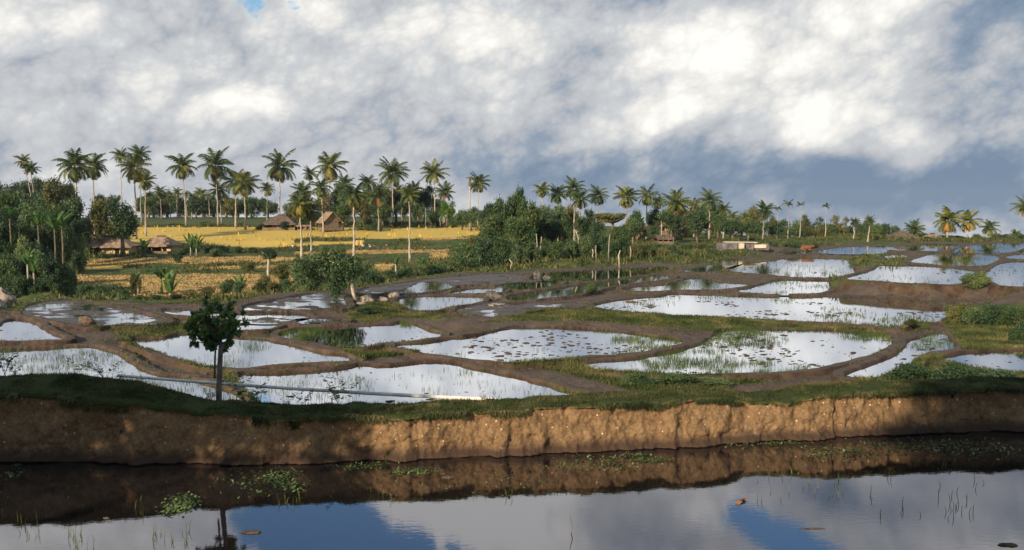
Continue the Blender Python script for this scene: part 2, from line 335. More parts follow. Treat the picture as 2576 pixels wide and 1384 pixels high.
# ---------------------------------------------------------------- world polygons of the ponds
def smooth_poly(p, it=2):
    p = np.array(p, float)
    for _ in range(it):
        q = np.roll(p, -1, 0); r = np.empty((len(p)*2, 2)); r[0::2] = p*.78+q*.22; r[1::2] = p*.22+q*.78; p = r
    return p
def outward(p):
    e = np.roll(p, -1, 0)-p; a = np.sum(p[:, 0]*np.roll(p[:, 1], -1)-np.roll(p[:, 0], -1)*p[:, 1])
    n = np.stack([e[:, 1], -e[:, 0]], 1)*(1 if a > 0 else -1)
    n = n+np.roll(n, 1, 0); return n/(np.linalg.norm(n, axis=1, keepdims=True)+1e-9)
for c in PONDS:
    p = smooth_poly(c['poly'], 2 if len(c['poly']) > 6 else 1)
    n = outward(p); t = np.clip(n[:, 1]*1.6, 0, 1); t = t*t*(3-2*t)       # edges towards the viewer lie hidden behind their dyke
    Wp = np.array([unproj(x, y, c['z']+c['rim']*k) for (x, y), k in zip(p, t)])
    c['n'] = outward(Wp); Wp = Wp+c['n']*np.clip((Wp[:, 1:2]-45)/60, .25, 1)*.34; c['w'] = Wp

def seg_dist(px, py, poly):
    """distance to outline and inside flag"""
    d2 = np.full(px.shape, 1e18); ins = np.zeros(px.shape, bool)
    a = poly; b = np.roll(poly, -1, 0)
    for (x0, y0), (x1, y1) in zip(a, b):
        ex, ey = x1-x0, y1-y0; L = ex*ex+ey*ey+1e-12
        t = np.clip(((px-x0)*ex+(py-y0)*ey)/L, 0, 1)
        dx = px-(x0+t*ex); dy = py-(y0+t*ey); d2 = np.minimum(d2, dx*dx+dy*dy)
        if y0 != y1:
            c = ((y0 > py) != (y1 > py)) & (px < ex*(py-y0)/(y1-y0)+x0); ins ^= c
    return np.sqrt(d2), ins

# control points for the land between and beyond the ponds: (x, y, distance)
CTL = [(-200, 745, 84), (100, 738, 84), (330, 760, 74), (-400, 800, 70),
       (-300, 740, 115), (0, 740, 112), (300, 742, 108), (500, 742, 108), (700, 742, 108), (850, 720, 118), (300, 705, 130), (520, 700, 132), (720, 690, 135), (950, 705, 125), (150, 700, 130), (-300, 700, 135),
       (200, 668, 165), (500, 664, 165), (760, 660, 165), (1000, 665, 160), (1150, 690, 120), (1280, 672, 124),
       (250, 642, 190), (420, 640, 190), (600, 634, 195), (800, 634, 200), (1000, 632, 205), (1130, 640, 180), (-200, 640, 180),
       (420, 622, 205), (600, 621, 208), (740, 619, 210), (760, 606, 222), (950, 603, 228), (1150, 598, 235), (1240, 592, 245), (1300, 650, 150),
       (330, 573, 292), (560, 573, 295), (800, 575, 295), (1000, 576, 295), (1220, 574, 295), (1450, 582, 270), (1500, 600, 220),
       (350, 568, 310), (600, 568, 310), (350, 546, 420), (600, 552, 400), (900, 560, 400), (1200, 562, 380), (100, 560, 300), (-200, 560, 300),
       (1400, 655, 118), (1600, 650, 122), (1700, 640, 130), (1850, 628, 138), (1950, 622, 145), (1500, 632, 150), (1700, 610, 180), (1900, 600, 200), (2000, 612, 160), (2100, 606, 170),
       (2150, 598, 185), (2280, 600, 185), (2350, 606, 172), (2480, 606, 172), (2576, 608, 170), (2800, 608, 170), (2200, 604, 230), (2500, 606, 230), (2900, 606, 230), (1900, 585, 300), (1600, 575, 300), (1700, 575, 420)]
cp = [np.append(at(x, y, d)[:2], at(x, y, d)[2]) for x, y, d in CTL]
for x in range(-150, 600, 75):
    for y_, d_ in ((758, 82), (762, 88), (760, 95)): q_ = at(x, y_, d_); cp.append(np.array([q_[0], q_[1], q_[2]]))
for x in range(600, 860, 60):
    for y_, d_ in ((748, 89), (752, 95)): q_ = at(x, y_, d_); cp.append(np.array([q_[0], q_[1], q_[2]]))
for x in range(1120, 1800, 50): q_ = unproj(x, 800, -1.28); cp.append(np.array([q_[0], q_[1], -1.28])); cp.append(np.array([q_[0], q_[1]-.8, -1.28]))
for x in (-40, -25, -10, 5, 20, 35, 50): cp.append(np.array([x, 27.0, -1.7]))
for x in (-80, 80): cp.append(np.array([x, 35.0, -1.7]))
for c in PONDS:
    for q in c['w'][::5]: cp.append(np.array([q[0], q[1], c['z']]))
for a in range(-90, 91, 15):
    for r_, z_ in ((700, -14), (1200, -45), (2500, -110), (6000, -260)):
        zz = z_
        cp.append(np.array([r_*math.sin(R(a)), r_*math.cos(R(a)), zz]))
cp = np.array(cp)
def idw(x, y):
    out = np.empty(x.shape)
    for i in range(0, len(x), 40000):
        xs = x[i:i+40000, None]; ys = y[i:i+40000, None]
        d2 = (xs-cp[None, :, 0])**2+(ys-cp[None, :, 1])**2+.5
        wgt = 1/d2**2
        out[i:i+40000] = (wgt*cp[None, :, 2]).sum(1)/wgt.sum(1)
    return out

def far_land(x, y):
    """land beyond the fields: level to the left, falling away towards the sea on the right"""
    r = np.hypot(x, y); u = np.clip(x/np.maximum(np.abs(y), 1), -3, 3)*F+1288; u = np.where(y < 0, 1288, u)
    ye = np.interp(u, [-500, 1150, 1500, 1900, 2200, 3000], [0, 0, .35, .75, 1, 1])
    left = np.interp(r, [200, 300, 420, 700, 7000], [-2, -.7, 1.1, -2.0, -260]); right = CAMZ-(87+r*.002)*r/F
    return left*(1-ye)+right*ye
def ground(x, y):
    """height of the land and distance to the nearest pond, for arrays of points"""
    x = np.asarray(x, float); y = np.asarray(y, float)
    b = idw(x, y)
    ft = np.clip((np.hypot(x, y)-215)/75, 0, 1); ft = ft*ft*(3-2*ft); b = b*(1-ft)+(far_land(x, y)+fbm(x, y, .05, 3)*1.2)*ft
    wx = x+fbm(x, y, .9, 3)*.26; wy = y+fbm(x+50, y, .9, 3)*.26
    hi = np.full(x.shape, -1e9); lo = np.full(x.shape, 1e9); near = np.full(x.shape, 1e9); inside = np.full(x.shape, -1)
    hin = np.zeros(x.shape)
    for k, c in enumerate(PONDS):
        pw = c['w']; m = 7.0
        idx = np.where((x > pw[:, 0].min()-m) & (x < pw[:, 0].max()+m) & (y > pw[:, 1].min()-m) & (y < pw[:, 1].max()+m))[0]
        if len(idx) == 0: continue
        d, ins = seg_dist(wx[idx], wy[idx], pw)
        o = idx[~ins]; do = d[~ins]
        rimn = c['rim']*(.62 if c['w'][:, 1].mean() > 90 else 1)*(1+.9*fbm(x[o], y[o], .8, 2))
        hi[o] = np.maximum(hi[o], c['z']+rimn-3.2*np.maximum(0, do-.55))
        lo[o] = np.minimum(lo[o], c['z']-.03+2.6*do)
        near[o] = np.minimum(near[o], do)
        i_ = idx[ins]; di = d[ins]
        if c['mud']:
            hz = c['z']+np.minimum(0, -.0)+(fbm(x[i_]*.6, y[i_], 1.1, 4)*.34+(c['mud']-.5)*.16)*np.clip(di/.5, 0, 1)
        else:
            hz = c['z']-.05-np.minimum(di*.5, .25)+fbm(x[i_], y[i_], .7, 3)*.10
        new = (inside[i_] < 0) | (c['z'] < 0)*(hin[i_] > hz+.4)
        ii = i_[new]; inside[ii] = k; hin[ii] = hz[new]
    h = np.where(near < 7, np.minimum(np.maximum(b-.12*np.clip(2-near, 0, 1), hi), lo), b+fbm(x, y, .12, 3)*.5*np.clip((y-30)/60, .1, 1)*np.clip((near-7)/4, 0, 1))
    far_ = np.clip(1-(np.hypot(x, y)-60)/60, .3, 1)
    h = h+np.where(near < 7, fbm(x, y, 2.3, 3)*.08*far_*np.clip(near*3, 0, 1), fbm(x, y, .5, 4)*.35*np.clip(1-(x*x+y*y)/9e4, 0, 1))
    h = np.where(inside >= 0, hin, h)
    # near pond and the slope the camera stands on
    bl = np.interp(x, bk[:, 0], bk[:, 1])
    nearp = np.where(y > 9.5, -.5, np.clip(-.5+(9.5-y)*.62, -.5, 4.35))
    nearp = np.where(y < 1.5, 4.35+.04*np.maximum(0, -y), nearp)
    t = np.clip((y-bl-1.3)/1.0, 0, 1)
    h = nearp*(1-t)+h*t
    return h, near, inside
# ---------------------------------------------------------------- ground sheet
th = np.concatenate([np.linspace(-math.pi, -.75, 46)[:-1], np.linspace(-.75, -.56, 26)[:-1], np.linspace(-.56, .56, 1180), np.linspace(.56, .75, 26)[1:], np.linspace(.75, math.pi, 46)[1:-1]])
rr = np.concatenate([np.linspace(.8, 24, 26)[:-1], 1/np.linspace(1/24, 1/330, 800), np.geomspace(330, 2600, 40)[1:]])
NT_, NR = len(th), len(rr)
TH, RR = np.meshgrid(th, rr); gx = (RR*np.sin(TH)).ravel(); gy = (RR*np.cos(TH)).ravel()
gh, gnear, gins = ground(gx, gy)
GV = np.stack([gx, gy, gh], 1)
i = np.arange(NR-1)[:, None]; j = np.arange(NT_)[None, :]; j2 = (j+1) % NT_
quads = np.stack([i*NT_+j, i*NT_+j2, (i+1)*NT_+j2, (i+1)*NT_+j], -1).reshape(-1, 4)[:, ::-1]
# land-use survey (picture units): what grows where
def inpoly(px, py, poly):
    ins = np.zeros(px.shape, bool); p = np.array(poly, float); q = np.roll(p, -1, 0)
    for (x0, y0), (x1, y1) in zip(p, q):
        if y0 != y1: ins ^= ((y0 > py) != (y1 > py)) & (px < (x1-x0)*(py-y0)/(y1-y0)+x0)
    return ins
POLY_GOLD = [[(322, 572), (700, 571), (975, 573), (1235, 572), (1232, 588), (1120, 600), (930, 601), (800, 599), (742, 603), (742, 619), (600, 622), (500, 612), (330, 614)],
             [(610, 613), (915, 605), (915, 611), (800, 617), (740, 621), (600, 623)], [(1372, 576), (1500, 578), (1500, 588), (1372, 588)],
             [(195, 655), (310, 655), (310, 677), (198, 678)]]
POLY_STUB = [[(200, 652), (660, 645), (760, 650), (735, 658), (560, 664), (420, 664), (310, 668), (200, 668)],
             [(160, 692), (300, 694), (420, 690), (640, 690), (735, 694), (735, 735), (640, 745), (520, 752), (330, 745), (300, 715), (180, 712)],
             [(500, 672), (735, 668), (735, 673), (500, 679)], [(745, 634), (900, 630), (1130, 628), (1130, 634), (900, 640), (745, 641)], [(1085, 634), (1125, 634), (1125, 655), (1090, 652)],
             [(930, 668), (990, 665), (985, 682), (935, 684)], [(1060, 600), (1200, 597), (1190, 601), (1060, 605)]]
POLY_GRASS = [[(890, 775), (905, 758), (950, 755), (1010, 765), (1080, 780), (1130, 795), (1090, 806), (1000, 800), (930, 812), (870, 800)], [(1360, 772), (1500, 775), (1760, 793), (1900, 800), (2220, 828), (2240, 862), (2100, 850), (1850, 840), (1500, 808), (1340, 806), (1200, 812), (1300, 795)],
              [(230, 822), (330, 815), (470, 812), (470, 835), (400, 845), (320, 848)], [(300, 850), (400, 862), (560, 925), (700, 1020), (640, 1030), (600, 975), (520, 935), (430, 895), (290, 860)], [(760, 845), (860, 868), (1000, 885), (1060, 884), (1010, 895), (920, 905), (860, 880)],
              [(1380, 895), (1480, 905), (1640, 930), (1850, 990), (1600, 985), (1400, 935), (1270, 915)], [(1560, 930), (1880, 945), (1930, 962), (1750, 975), (1650, 970)], [(2360, 770), (2700, 760), (2700, 850), (2380, 825)],
              [(2150, 940), (2260, 890), (2400, 895), (2700, 950), (2700, 1000), (2150, 1000)], [(2110, 645), (2240, 640), (2280, 655), (2260, 668), (2130, 668)], [(1690, 638), (1860, 640), (1800, 662), (1700, 665)], [(0, 725), (140, 730), (130, 745), (0, 750)],
              [(2090, 700), (2160, 700), (2180, 715), (2090, 720)], [(2270, 800), (2340, 800), (2340, 830), (2270, 830)], [(0, 740), (250, 760), (260, 830), (120, 790), (0, 780)], [(2380, 800), (2576, 800), (2576, 880), (2420, 880)]]
ppx, ppy = topx(GV)
wob = fbm(gx, gy, .3, 3)*6
grass = np.clip((gnear-3.2)/1.6, 0, 1); grass[gnear > 1e8] = 1.0
grass[gins >= 0] = 0
front = gy > 26
for pl in POLY_GRASS: grass[inpoly(ppx, ppy+wob, pl) & front & (gins < 0)] = 1.0
gold = np.zeros(len(gx)); stub = np.zeros(len(gx))
for pl in POLY_GOLD: gold[inpoly(ppx, ppy, pl) & (gy > 120)] = 1.0
for pl in POLY_STUB: stub[inpoly(ppx, ppy+wob*.4, pl) & (gy > 95)] = 1.0
me = mesh_np('ground', GV, quads, smooth=True)
ca = me.color_attributes.new('land', 'FLOAT_COLOR', 'POINT')
ca.data.foreach_set('color', np.stack([grass, gold, stub, (gins >= 0).astype(float)], 1).astype(np.float32).ravel())
m, t, b, o = mat_new('ground')
at_ = t.node('ShaderNodeAttribute'); at_.attribute_name = 'land'
sp = t.node('ShaderNodeSeparateColor'); t.put(sp.inputs[0], at_.outputs['Color'])
pos = t.node('ShaderNodeNewGeometry').outputs['Position']
na = t.noise(pos, .9, 8, .65); nb = t.noise(pos, 6.0, 6, .65); nc = t.noise(pos, .25, 5, .6)
mud = t.ramp(t.math('ADD', t.math('MULTIPLY', na, .55), t.math('MULTIPLY', nb, .45)), [(.30, (.045, .032, .025)), (.46, (.092, .068, .054)), (.60, (.135, .102, .080)), (.75, (.175, .130, .095))])
gr = t.ramp(t.math('ADD', t.math('MULTIPLY', na, .5), t.math('MULTIPLY', nc, .5)), [(.34, (.030, .048, .014)), (.48, (.060, .088, .022)), (.60, (.115, .120, .035)), (.72, (.19, .15, .06))])
gd = t.ramp(nb, [(.3, (.54, .38, .08)), (.7, (.70, .50, .12))])
sb = t.ramp(t.math('ADD', t.math('MULTIPLY', na, .5), t.math('MULTIPLY', nb, .5)), [(.38, (.10, .10, .035)), (.46, (.30, .20, .085)), (.56, (.50, .34, .15)), (.68, (.34, .27, .12))])
gf = t.math('ADD', sp.outputs[0], t.math('MULTIPLY', t.math('SUBTRACT', nb, .5), 1.3))
gf = t.math('MULTIPLY', t.maprange(gf, .35, .65), t.maprange(sp.outputs[0], 0.0, .15))
# scattered grass on the mud dykes as well
extra = t.maprange(t.math('ADD', t.math('MULTIPLY', nc, .6), t.math('MULTIPLY', nb, .4)), .55, .62, 0, .35)
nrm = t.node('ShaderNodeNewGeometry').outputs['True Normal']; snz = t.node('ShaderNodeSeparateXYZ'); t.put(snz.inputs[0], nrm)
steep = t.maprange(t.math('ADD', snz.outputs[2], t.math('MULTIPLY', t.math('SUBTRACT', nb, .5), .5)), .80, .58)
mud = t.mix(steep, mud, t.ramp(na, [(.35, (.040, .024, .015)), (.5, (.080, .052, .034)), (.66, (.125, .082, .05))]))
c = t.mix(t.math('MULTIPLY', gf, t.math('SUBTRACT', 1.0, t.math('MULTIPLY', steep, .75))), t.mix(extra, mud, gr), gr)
sb = t.mix(t.maprange(t.noise(t.vmath('MULTIPLY', pos, (.5, 1.6, 1)), .22, 5, .65), .50, .56, 0, .8), sb, gr)
c = t.mix(sp.outputs[1], c, gd); c = t.mix(sp.outputs[2], c, sb)
wetm = t.math('SUBTRACT', 1.0, t.math('MULTIPLY', at_.outputs['Alpha'], .45))
hs = t.node('ShaderNodeHueSaturation'); t.put(hs.inputs['Color'], c); t.put(hs.inputs['Value'], wetm)
t.put(b.inputs['Base Color'], hs.outputs[0])
t.put(b.inputs['Roughness'], t.maprange(at_.outputs['Alpha'], 0, 1, .92, .45))
bp = t.node('ShaderNodeBump'); bp.inputs['Distance'].default_value = .10; bp.inputs['Strength'].default_value = .9
t.put(bp.inputs['Height'], t.noise(pos, 4.0, 8, .7)); t.l.new(bp.outputs[0], b.inputs['Normal'])
me.materials.append(m)
link('ground', me, kind='structure')

# ---------------------------------------------------------------- water sheets
for c in PONDS:
    pw = c['w']+c['n']*.35
    mb = MB(); mb.add([(x, y, c['z']) for x, y in pw], [tuple(range(len(pw)))])
    link('water', mb.mesh('water', M_WATER), kind='structure')
xs = np.linspace(-60, 60, 80); bl = np.interp(xs, bk[:, 0], bk[:, 1])+.35
mb = MB(); mb.add([(x, y, 0.0) for x, y in zip(xs, bl)]+[(60, 8.0, 0), (-60, 8.0, 0)], [tuple(range(81, -1, -1))])
link('near_pond_water', mb.mesh('near_pond_water', M_WATER_NEAR), kind='structure')

# ---------------------------------------------------------------- near earth bank: swept profile with eroded face
m, t, b, o = mat_new('bank_earth'); M_BANK = m
geo = t.node('ShaderNodeNewGeometry'); pos = geo.outputs['Position']
sz = t.node('ShaderNodeSeparateXYZ'); t.put(sz.inputs[0], pos)
n_a = t.noise(pos, 3.0, 8, .7); n_b = t.noise(pos, 18.0, 6, .7); n_c = t.noise(pos, .7, 3, .5)
earth = t.ramp(t.math('ADD', t.math('MULTIPLY', n_a, .45), t.math('MULTIPLY', n_b, .55)), [(.32, (.08, .048, .026)), (.43, (.18, .110, .058)), (.56, (.29, .188, .098)), (.70, (.42, .29, .165))])
vo = t.node('ShaderNodeTexVoronoi'); vo.feature = 'F1'; t.put(vo.inputs['Vector'], pos); vo.inputs['Scale'].default_value = 8.0; vo.inputs['Randomness'].default_value = 1
vs_ = t.node('ShaderNodeSeparateColor'); t.put(vs_.inputs[0], vo.outputs['Color'])
st_ = t.math('MULTIPLY', t.maprange(vo.outputs['Distance'], .20, .13), t.maprange(vs_.outputs[0], .80, .84))
earth = t.mix(st_, earth, (.78, .62, .40))
vo2 = t.node('ShaderNodeTexVoronoi'); t.put(vo2.inputs['Vector'], pos); vo2.inputs['Scale'].default_value = 3.1
v2 = t.node('ShaderNodeSeparateColor'); t.put(v2.inputs[0], vo2.outputs['Color'])
hole_shade = t.math('MULTIPLY', t.maprange(vo2.outputs['Distance'], .22, .14), t.maprange(v2.outputs[1], .90, .93))
earth = t.mix(hole_shade, earth, (.03, .02, .012))  # dark spots paint in the shade inside small holes
wet = t.maprange(t.math('ADD', sz.outputs[2], t.math('MULTIPLY', t.math('SUBTRACT', n_a, .5), .26)), .14, .34)
earth = t.mix(wet, (.085, .055, .038), earth)
top = t.node('ShaderNodeAttribute'); top.attribute_name = 'turf'
tf = t.maprange(t.math('ADD', top.outputs['Fac'], t.math('MULTIPLY', t.math('SUBTRACT', n_a, .5), .9)), .42, .58)
tcol = t.ramp(n_b, [(.3, (.028, .040, .014)), (.6, (.060, .078, .026)), (.75, (.12, .11, .04))])
t.put(b.inputs['Base Color'], t.mix(tf, earth, tcol)); b.inputs['Roughness'].default_value = .95; b.inputs['Specular IOR Level'].default_value = .1
bp = t.node('ShaderNodeBump'); bp.inputs['Distance'].default_value = .045
t.put(bp.inputs['Height'], t.noise(pos, 14.0, 8, .75)); t.l.new(bp.outputs[0], b.inputs['Normal'])
bx = np.concatenate([np.linspace(-60, -16, 120)[:-1], np.linspace(-16, 18, 1300), np.linspace(18, 60, 120)[1:]])
by, lipz, crz = bank_at(bx)
prof = []      # (offset back, height, turf)
lipz_w = lipz-.02+fbm(bx, bx*0+3, 1.3, 4)*.20+fbm(bx, bx*0+8, .35, 2)*.12
crz_w = np.maximum(crz-.09+fbm(bx, bx*0+5, 1.1, 4)*.10, lipz_w+.02)
rows = []
NF = 46
for k in range(6): rows.append((-.35+.3*k/5, -.5+.5*k/5, 0, 'a'))
for k in range(NF):
    s = (k+1)/NF; rows.append((-.05+.05*s+.22*s**1.3, s, 0, 'f'))
for k in range(12):
    s = (k+1)/12; rows.append((.22+1.03*s, s, 1, 't'))
for k in range(14):
    s = (k+1)/14; rows.append((1.25+3.2*s, s, 1, 'b'))
V_ = []; turf = []
for (off, s, tf_, kd) in rows:
    if kd == 'a': z = np.full(bx.shape, s); dd = fbm(bx, bx*0+off*3, 1.5, 3)*.1
    elif kd == 'f':
        z = s*lipz_w; ledge = .14*np.exp(-(z/.12)**2)
        dd = fbm(bx, z+11, .8, 3)*.62-.16*np.clip(fbm(bx, z*.25+41, .45, 3)*5-.6, 0, 1)*s+.10*np.clip(fbm(bx*1.0, z*.3+61, 2.6, 2)*6-1.2, 0, 1)+fbm(bx*1.3, z*1.3+30, 4.0, 4)*.22+fbm(bx, z*.6+77, 9.0, 3)*.09-ledge-.10*(s > .93)
    elif kd == 't': z = lipz_w+(crz_w-lipz_w)*math.sin(s*math.pi/2)+fbm(bx, bx*0+off*4, 3.0, 3)*.07; dd = fbm(bx, bx*0+off, 2, 3)*.15*(1-s)
    else: z = crz_w*(1-s)**1.4+(-2.1)*(1-(1-s)**1.4)+fbm(bx, bx*0+off*3, 2.0, 3)*.1; dd = 0*bx
    V_.append(np.stack([bx, by+off+dd, z], 1)); turf.append(np.full(bx.shape, float(tf_)) if kd != 'f' else np.where(bx < -7, max(0, (s-.76)*3.2), max(0, (s-.82)*4.0)))
n_ = len(bx); nr = len(rows); BV = np.concatenate(V_)
ii = np.arange(nr-1)[:, None]; jj = np.arange(n_-1)[None, :]
bq = np.stack([ii*n_+jj, ii*n_+jj+1, (ii+1)*n_+jj+1, (ii+1)*n_+jj], -1).reshape(-1, 4)
me = mesh_np('earth_bank', BV, bq, M_BANK, smooth=True)
fa = me.attributes.new('turf', 'FLOAT', 'POINT'); fa.data.foreach_set('value', np.concatenate(turf).astype(np.float32))
link('earth_bank', me, kind='structure')
# ---------------------------------------------------------------- plant materials
G_PALM = [(.048, .082, .038), (.092, .138, .052), (.155, .20, .07), (.25, .26, .09)]
M_PALM = leafmat('palm_frond_green', G_PALM, .32, scale=.25)
M_PALMY = leafmat('palm_frond_yellow', [(.06, .09, .02), (.14, .16, .03), (.28, .27, .05), (.42, .36, .08)], .25, scale=.3)
M_DRY = simple('dry_frond', (.26, .12, .035), (.38, .20, .07), 3, .9)
M_LEAF = leafmat('leaf_green', [(.026, .055, .022), (.055, .10, .034), (.10, .155, .048), (.17, .21, .07)], .2, scale=.35)
M_LEAFD = leafmat('leaf_dark', [(.018, .042, .022), (.038, .076, .032), (.068, .118, .042), (.12, .165, .06)], .15, scale=.4)
M_LEAFB = leafmat('leaf_bright', [(.035, .09, .014), (.07, .16, .02), (.12, .24, .03), (.2, .3, .05)], .3, scale=.5)
M_LEAFO = leafmat('leaf_olive', [(.045, .062, .022), (.085, .10, .034), (.15, .155, .05), (.24, .21, .08)], .2, scale=.4)
M_BUSH = leafmat('bush_leaf', [(.028, .060, .030), (.058, .108, .048), (.10, .16, .062), (.18, .22, .08)], .2, scale=.6)
M_BANANA = leafmat('banana_leaf', [(.05, .12, .03), (.09, .19, .05), (.17, .27, .08)], .35, scale=.8)
M_FLOWER = simple('yellow_flower', (.75, .42, .02), (.8, .5, .04), 3, .7)
M_BARK = simple('palm_bark', (.28, .23, .17), (.52, .46, .37), 1.6, .9, .02, rnd=.25)
M_BARKD = simple('tree_bark', (.10, .075, .05), (.24, .19, .14), 2.0, .95, .03, rnd=.2)
M_BARKW = simple('white_bark', (.30, .25, .19), (.58, .50, .40), 2.5, .9, .02)
M_NUT = simple('coconut_husk', (.14, .12, .03), (.32, .19, .05), 4, .7)

def arr_mesh(name, tris, mats, midx, smooth=False):
    t_ = np.asarray(tris, np.float32); n = len(t_)
    return mesh_np(name, t_.reshape(-1, 3), np.arange(n*3).reshape(-1, 3), mats=mats, midx=midx)

def palm_crown(seed, nf=24, droop=1.25, mats=None, yellow=0.25, leaf=.33, top=82, low=-38, dry=2):
    r = np.random.default_rng(seed); T = []; M = []
    for i in range(nf):
        s_ = i/(nf-1); e = R(top+(low-top)*s_**.85+r.normal()*6); a = i*2.399+r.normal()*.22
        L = (.80+.30*math.sin(math.pi*min(1, s_+.25)))*(1+r.normal()*.07)
        isdry = i >= nf-dry
        d_ = droop*(1+r.normal()*.15)*(1.2 if isdry else 1)*(0.75+.5*s_)
        n = 17; P = [np.zeros(3)]; Tn = []
        hor = np.array([math.cos(a), math.sin(a), 0]); side = np.array([-math.sin(a), math.cos(a), 0]); sw = r.normal()*.25
        for k in range(n):
            q = k/(n-1); pe = e-d_*q**1.35
            tt = math.cos(pe)*(hor+side*sw*q)+np.array([0, 0, math.sin(pe)]); tt /= np.linalg.norm(tt)
            Tn.append(tt); P.append(P[-1]+tt*L/n)
        mi = 2 if isdry else (1 if r.random() < yellow*(.3+1.4*s_) else 0)
        for k in range(n):
            q = k/(n-1); p0, p1 = P[k], P[k+1]; up = np.cross(Tn[k], side); 
            wv = side*.018*(1.3-q)
            T.append([p0-wv, p0+wv, p1]); M.append(mi)
            if k < 2: continue
            for sg in (-1, 1):
                for h in (0, .5):
                    ll = leaf*(math.sin(math.pi*(.12+.83*q))**.6)*(1+r.normal()*.10)
                    dv = Tn[k]*.55+side*sg*.75+np.array([0, 0, -.38-.3*r.random()])+r.normal(0, .07, 3); dv /= np.linalg.norm(dv)
                    b0 = p0+(p1-p0)*h; T.append([b0, b0+Tn[k]*.050, b0+dv*ll+Tn[k]*.012]); M.append(mi)
    return arr_mesh('palm_crown', T, mats or [M_PALM, M_PALMY, M_DRY], M)
CROWNS = [palm_crown(11+i, nf=[30, 33, 28, 31, 27, 34][i], droop=[1.2, 1.35, 1.1, 1.45, 1.3, 1.25][i], yellow=[.08, .2, .04, .18, .35, .1][i], low=[-35, -45, -25, -50, -40, -30][i]) for i in range(6)]
CROWN_Y = [palm_crown(31+i, nf=24, droop=1.3, yellow=1.3, low=-45, dry=2) for i in range(2)]
CROWN_ARECA = [palm_crown(41+i, nf=9, droop=1.3, yellow=.1, top=75, low=5, leaf=.36, dry=0) for i in range(2)]
def nuts_mesh(s=3):
    r = random.Random(s); mb = MB()
    for i in range(9):
        a = r.random()*6.28; c = Vector((math.cos(a)*.09, math.sin(a)*.09, -.05-.08*r.random())); q = .045
        mb.add([c+Vector(v)*q for v in ((1, 0, 0), (-1, 0, 0), (0, 1, 0), (0, -1, 0), (0, 0, 1.2), (0, 0, -1.2))], [(0, 2, 4), (2, 1, 4), (1, 3, 4), (3, 0, 4), (2, 0, 5), (1, 2, 5), (3, 1, 5), (0, 3, 5)])
    return mb.mesh('coconuts', M_NUT, True)
NUTS = nuts_mesh()

def crown_mesh(seed, blobs, nleaf, size, mats, flowers=0, flat=.0):
    """leaf clumps spread through a set of ellipsoids (cx,cy,cz,rx,ry,rz)"""
    r = np.random.default_rng(seed); V_ = []; mi = []
    vol = np.array([b[3]*b[4]*b[5] for b in blobs])**.67; vol /= vol.sum()
    for b, f in zip(blobs, vol):
        n = int(nleaf*f); tw = max(6, n//9)
        cd = r.normal(size=(tw, 3)); cd /= np.linalg.norm(cd, axis=1, keepdims=True)
        cr = r.random(tw)**.28
        cc = cd*cr[:, None]*np.array(b[3:6])+np.array(b[:3])
        w_ = r.integers(0, tw, n)
        c = cc[w_]+r.normal(size=(n, 3))*size*1.35
        nn = cd[w_]*.7+r.normal(size=(n, 3))*.75+np.array([0, 0, .25]); nn /= np.linalg.norm(nn, axis=1, keepdims=True)
        a = np.cross(nn, r.normal(size=(n, 3))); a /= np.linalg.norm(a, axis=1, keepdims=True); bb = np.cross(nn, a)
        sz_ = size*(.6+.8*r.random((n, 1)))
        V_.append(np.stack([c-a*sz_, c-bb*sz_*.5+nn*sz_*.1, c+a*sz_, c+bb*sz_*.5], 1))
        mi.append((r.random(n) < flowers).astype(int))
    V_ = np.concatenate(V_); n = len(V_)
    return mesh_np('tree_crown', V_.reshape(-1, 3), np.arange(n*4).reshape(-1, 4), mats=mats, midx=np.concatenate(mi))
def rand_blobs(seed, n=16, spread=.68, rad=.36, zs=1.0, bottom=-.9, flat=1.0):
    r = np.random.default_rng(seed); out = []
    while len(out) < n:
        d = r.normal(size=3); d /= np.linalg.norm(d); p = d*spread*r.random()**.35; p[2] *= zs
        if p[2] < bottom: continue
        q = rad*(.6+.75*r.random()); out.append((p[0], p[1], p[2], q, q, q*.8*flat))
    return out
TREE = {}
for nm, mt in (('g', M_LEAF), ('d', M_LEAFD), ('b', M_LEAFB), ('o', M_LEAFO), ('s', M_BUSH)):
    TREE[nm] = [crown_mesh(100+i*7+ord(nm), rand_blobs(50+i+ord(nm), 15), 5200, .055, [mt, M_FLOWER]) for i in range(3)]
TREE['f'] = [crown_mesh(300+i, rand_blobs(350+i, 15), 5200, .055, [M_BUSH, M_FLOWER], flowers=.012) for i in range(2)]
TREE['w'] = [crown_mesh(320+i, rand_blobs(370+i, 16, .8, .3, .45, flat=.5), 5200, .05, [M_LEAFO, M_FLOWER]) for i in range(2)]     # flat layered crown
TREE['a'] = [crown_mesh(340+i, rand_blobs(390+i, 20, .85, .22), 3200, .045, [M_LEAFO, M_FLOWER]) for i in range(2)]               # airy
def limb_mesh(seed, n=6, mat=None):
    """unit trunk: foot at z=-1 (stretched to the ground), forks into the crown round z=0"""
    r = random.Random(seed); mb = MB(); b = Vector((r.uniform(-.08, .08), r.uniform(-.08, .08), -.45))
    mb.tube([(0, 0, -1.0), (b.x*.4, b.y*.4, -.7), b], [.07, .055, .05], 7)
    for i in range(n):
        a = i*6.28/n+r.random(); e = Vector((math.cos(a)*.55, math.sin(a)*.55, r.uniform(0, .5)))
        mb.tube([b, b.lerp(e, .5)+Vector((0, 0, -.08)), e], [.04, .025, .008], 5)
    return mb.mesh('trunk', mat or M_BARKD, True)
LIMBS = [limb_mesh(i) for i in range(3)]

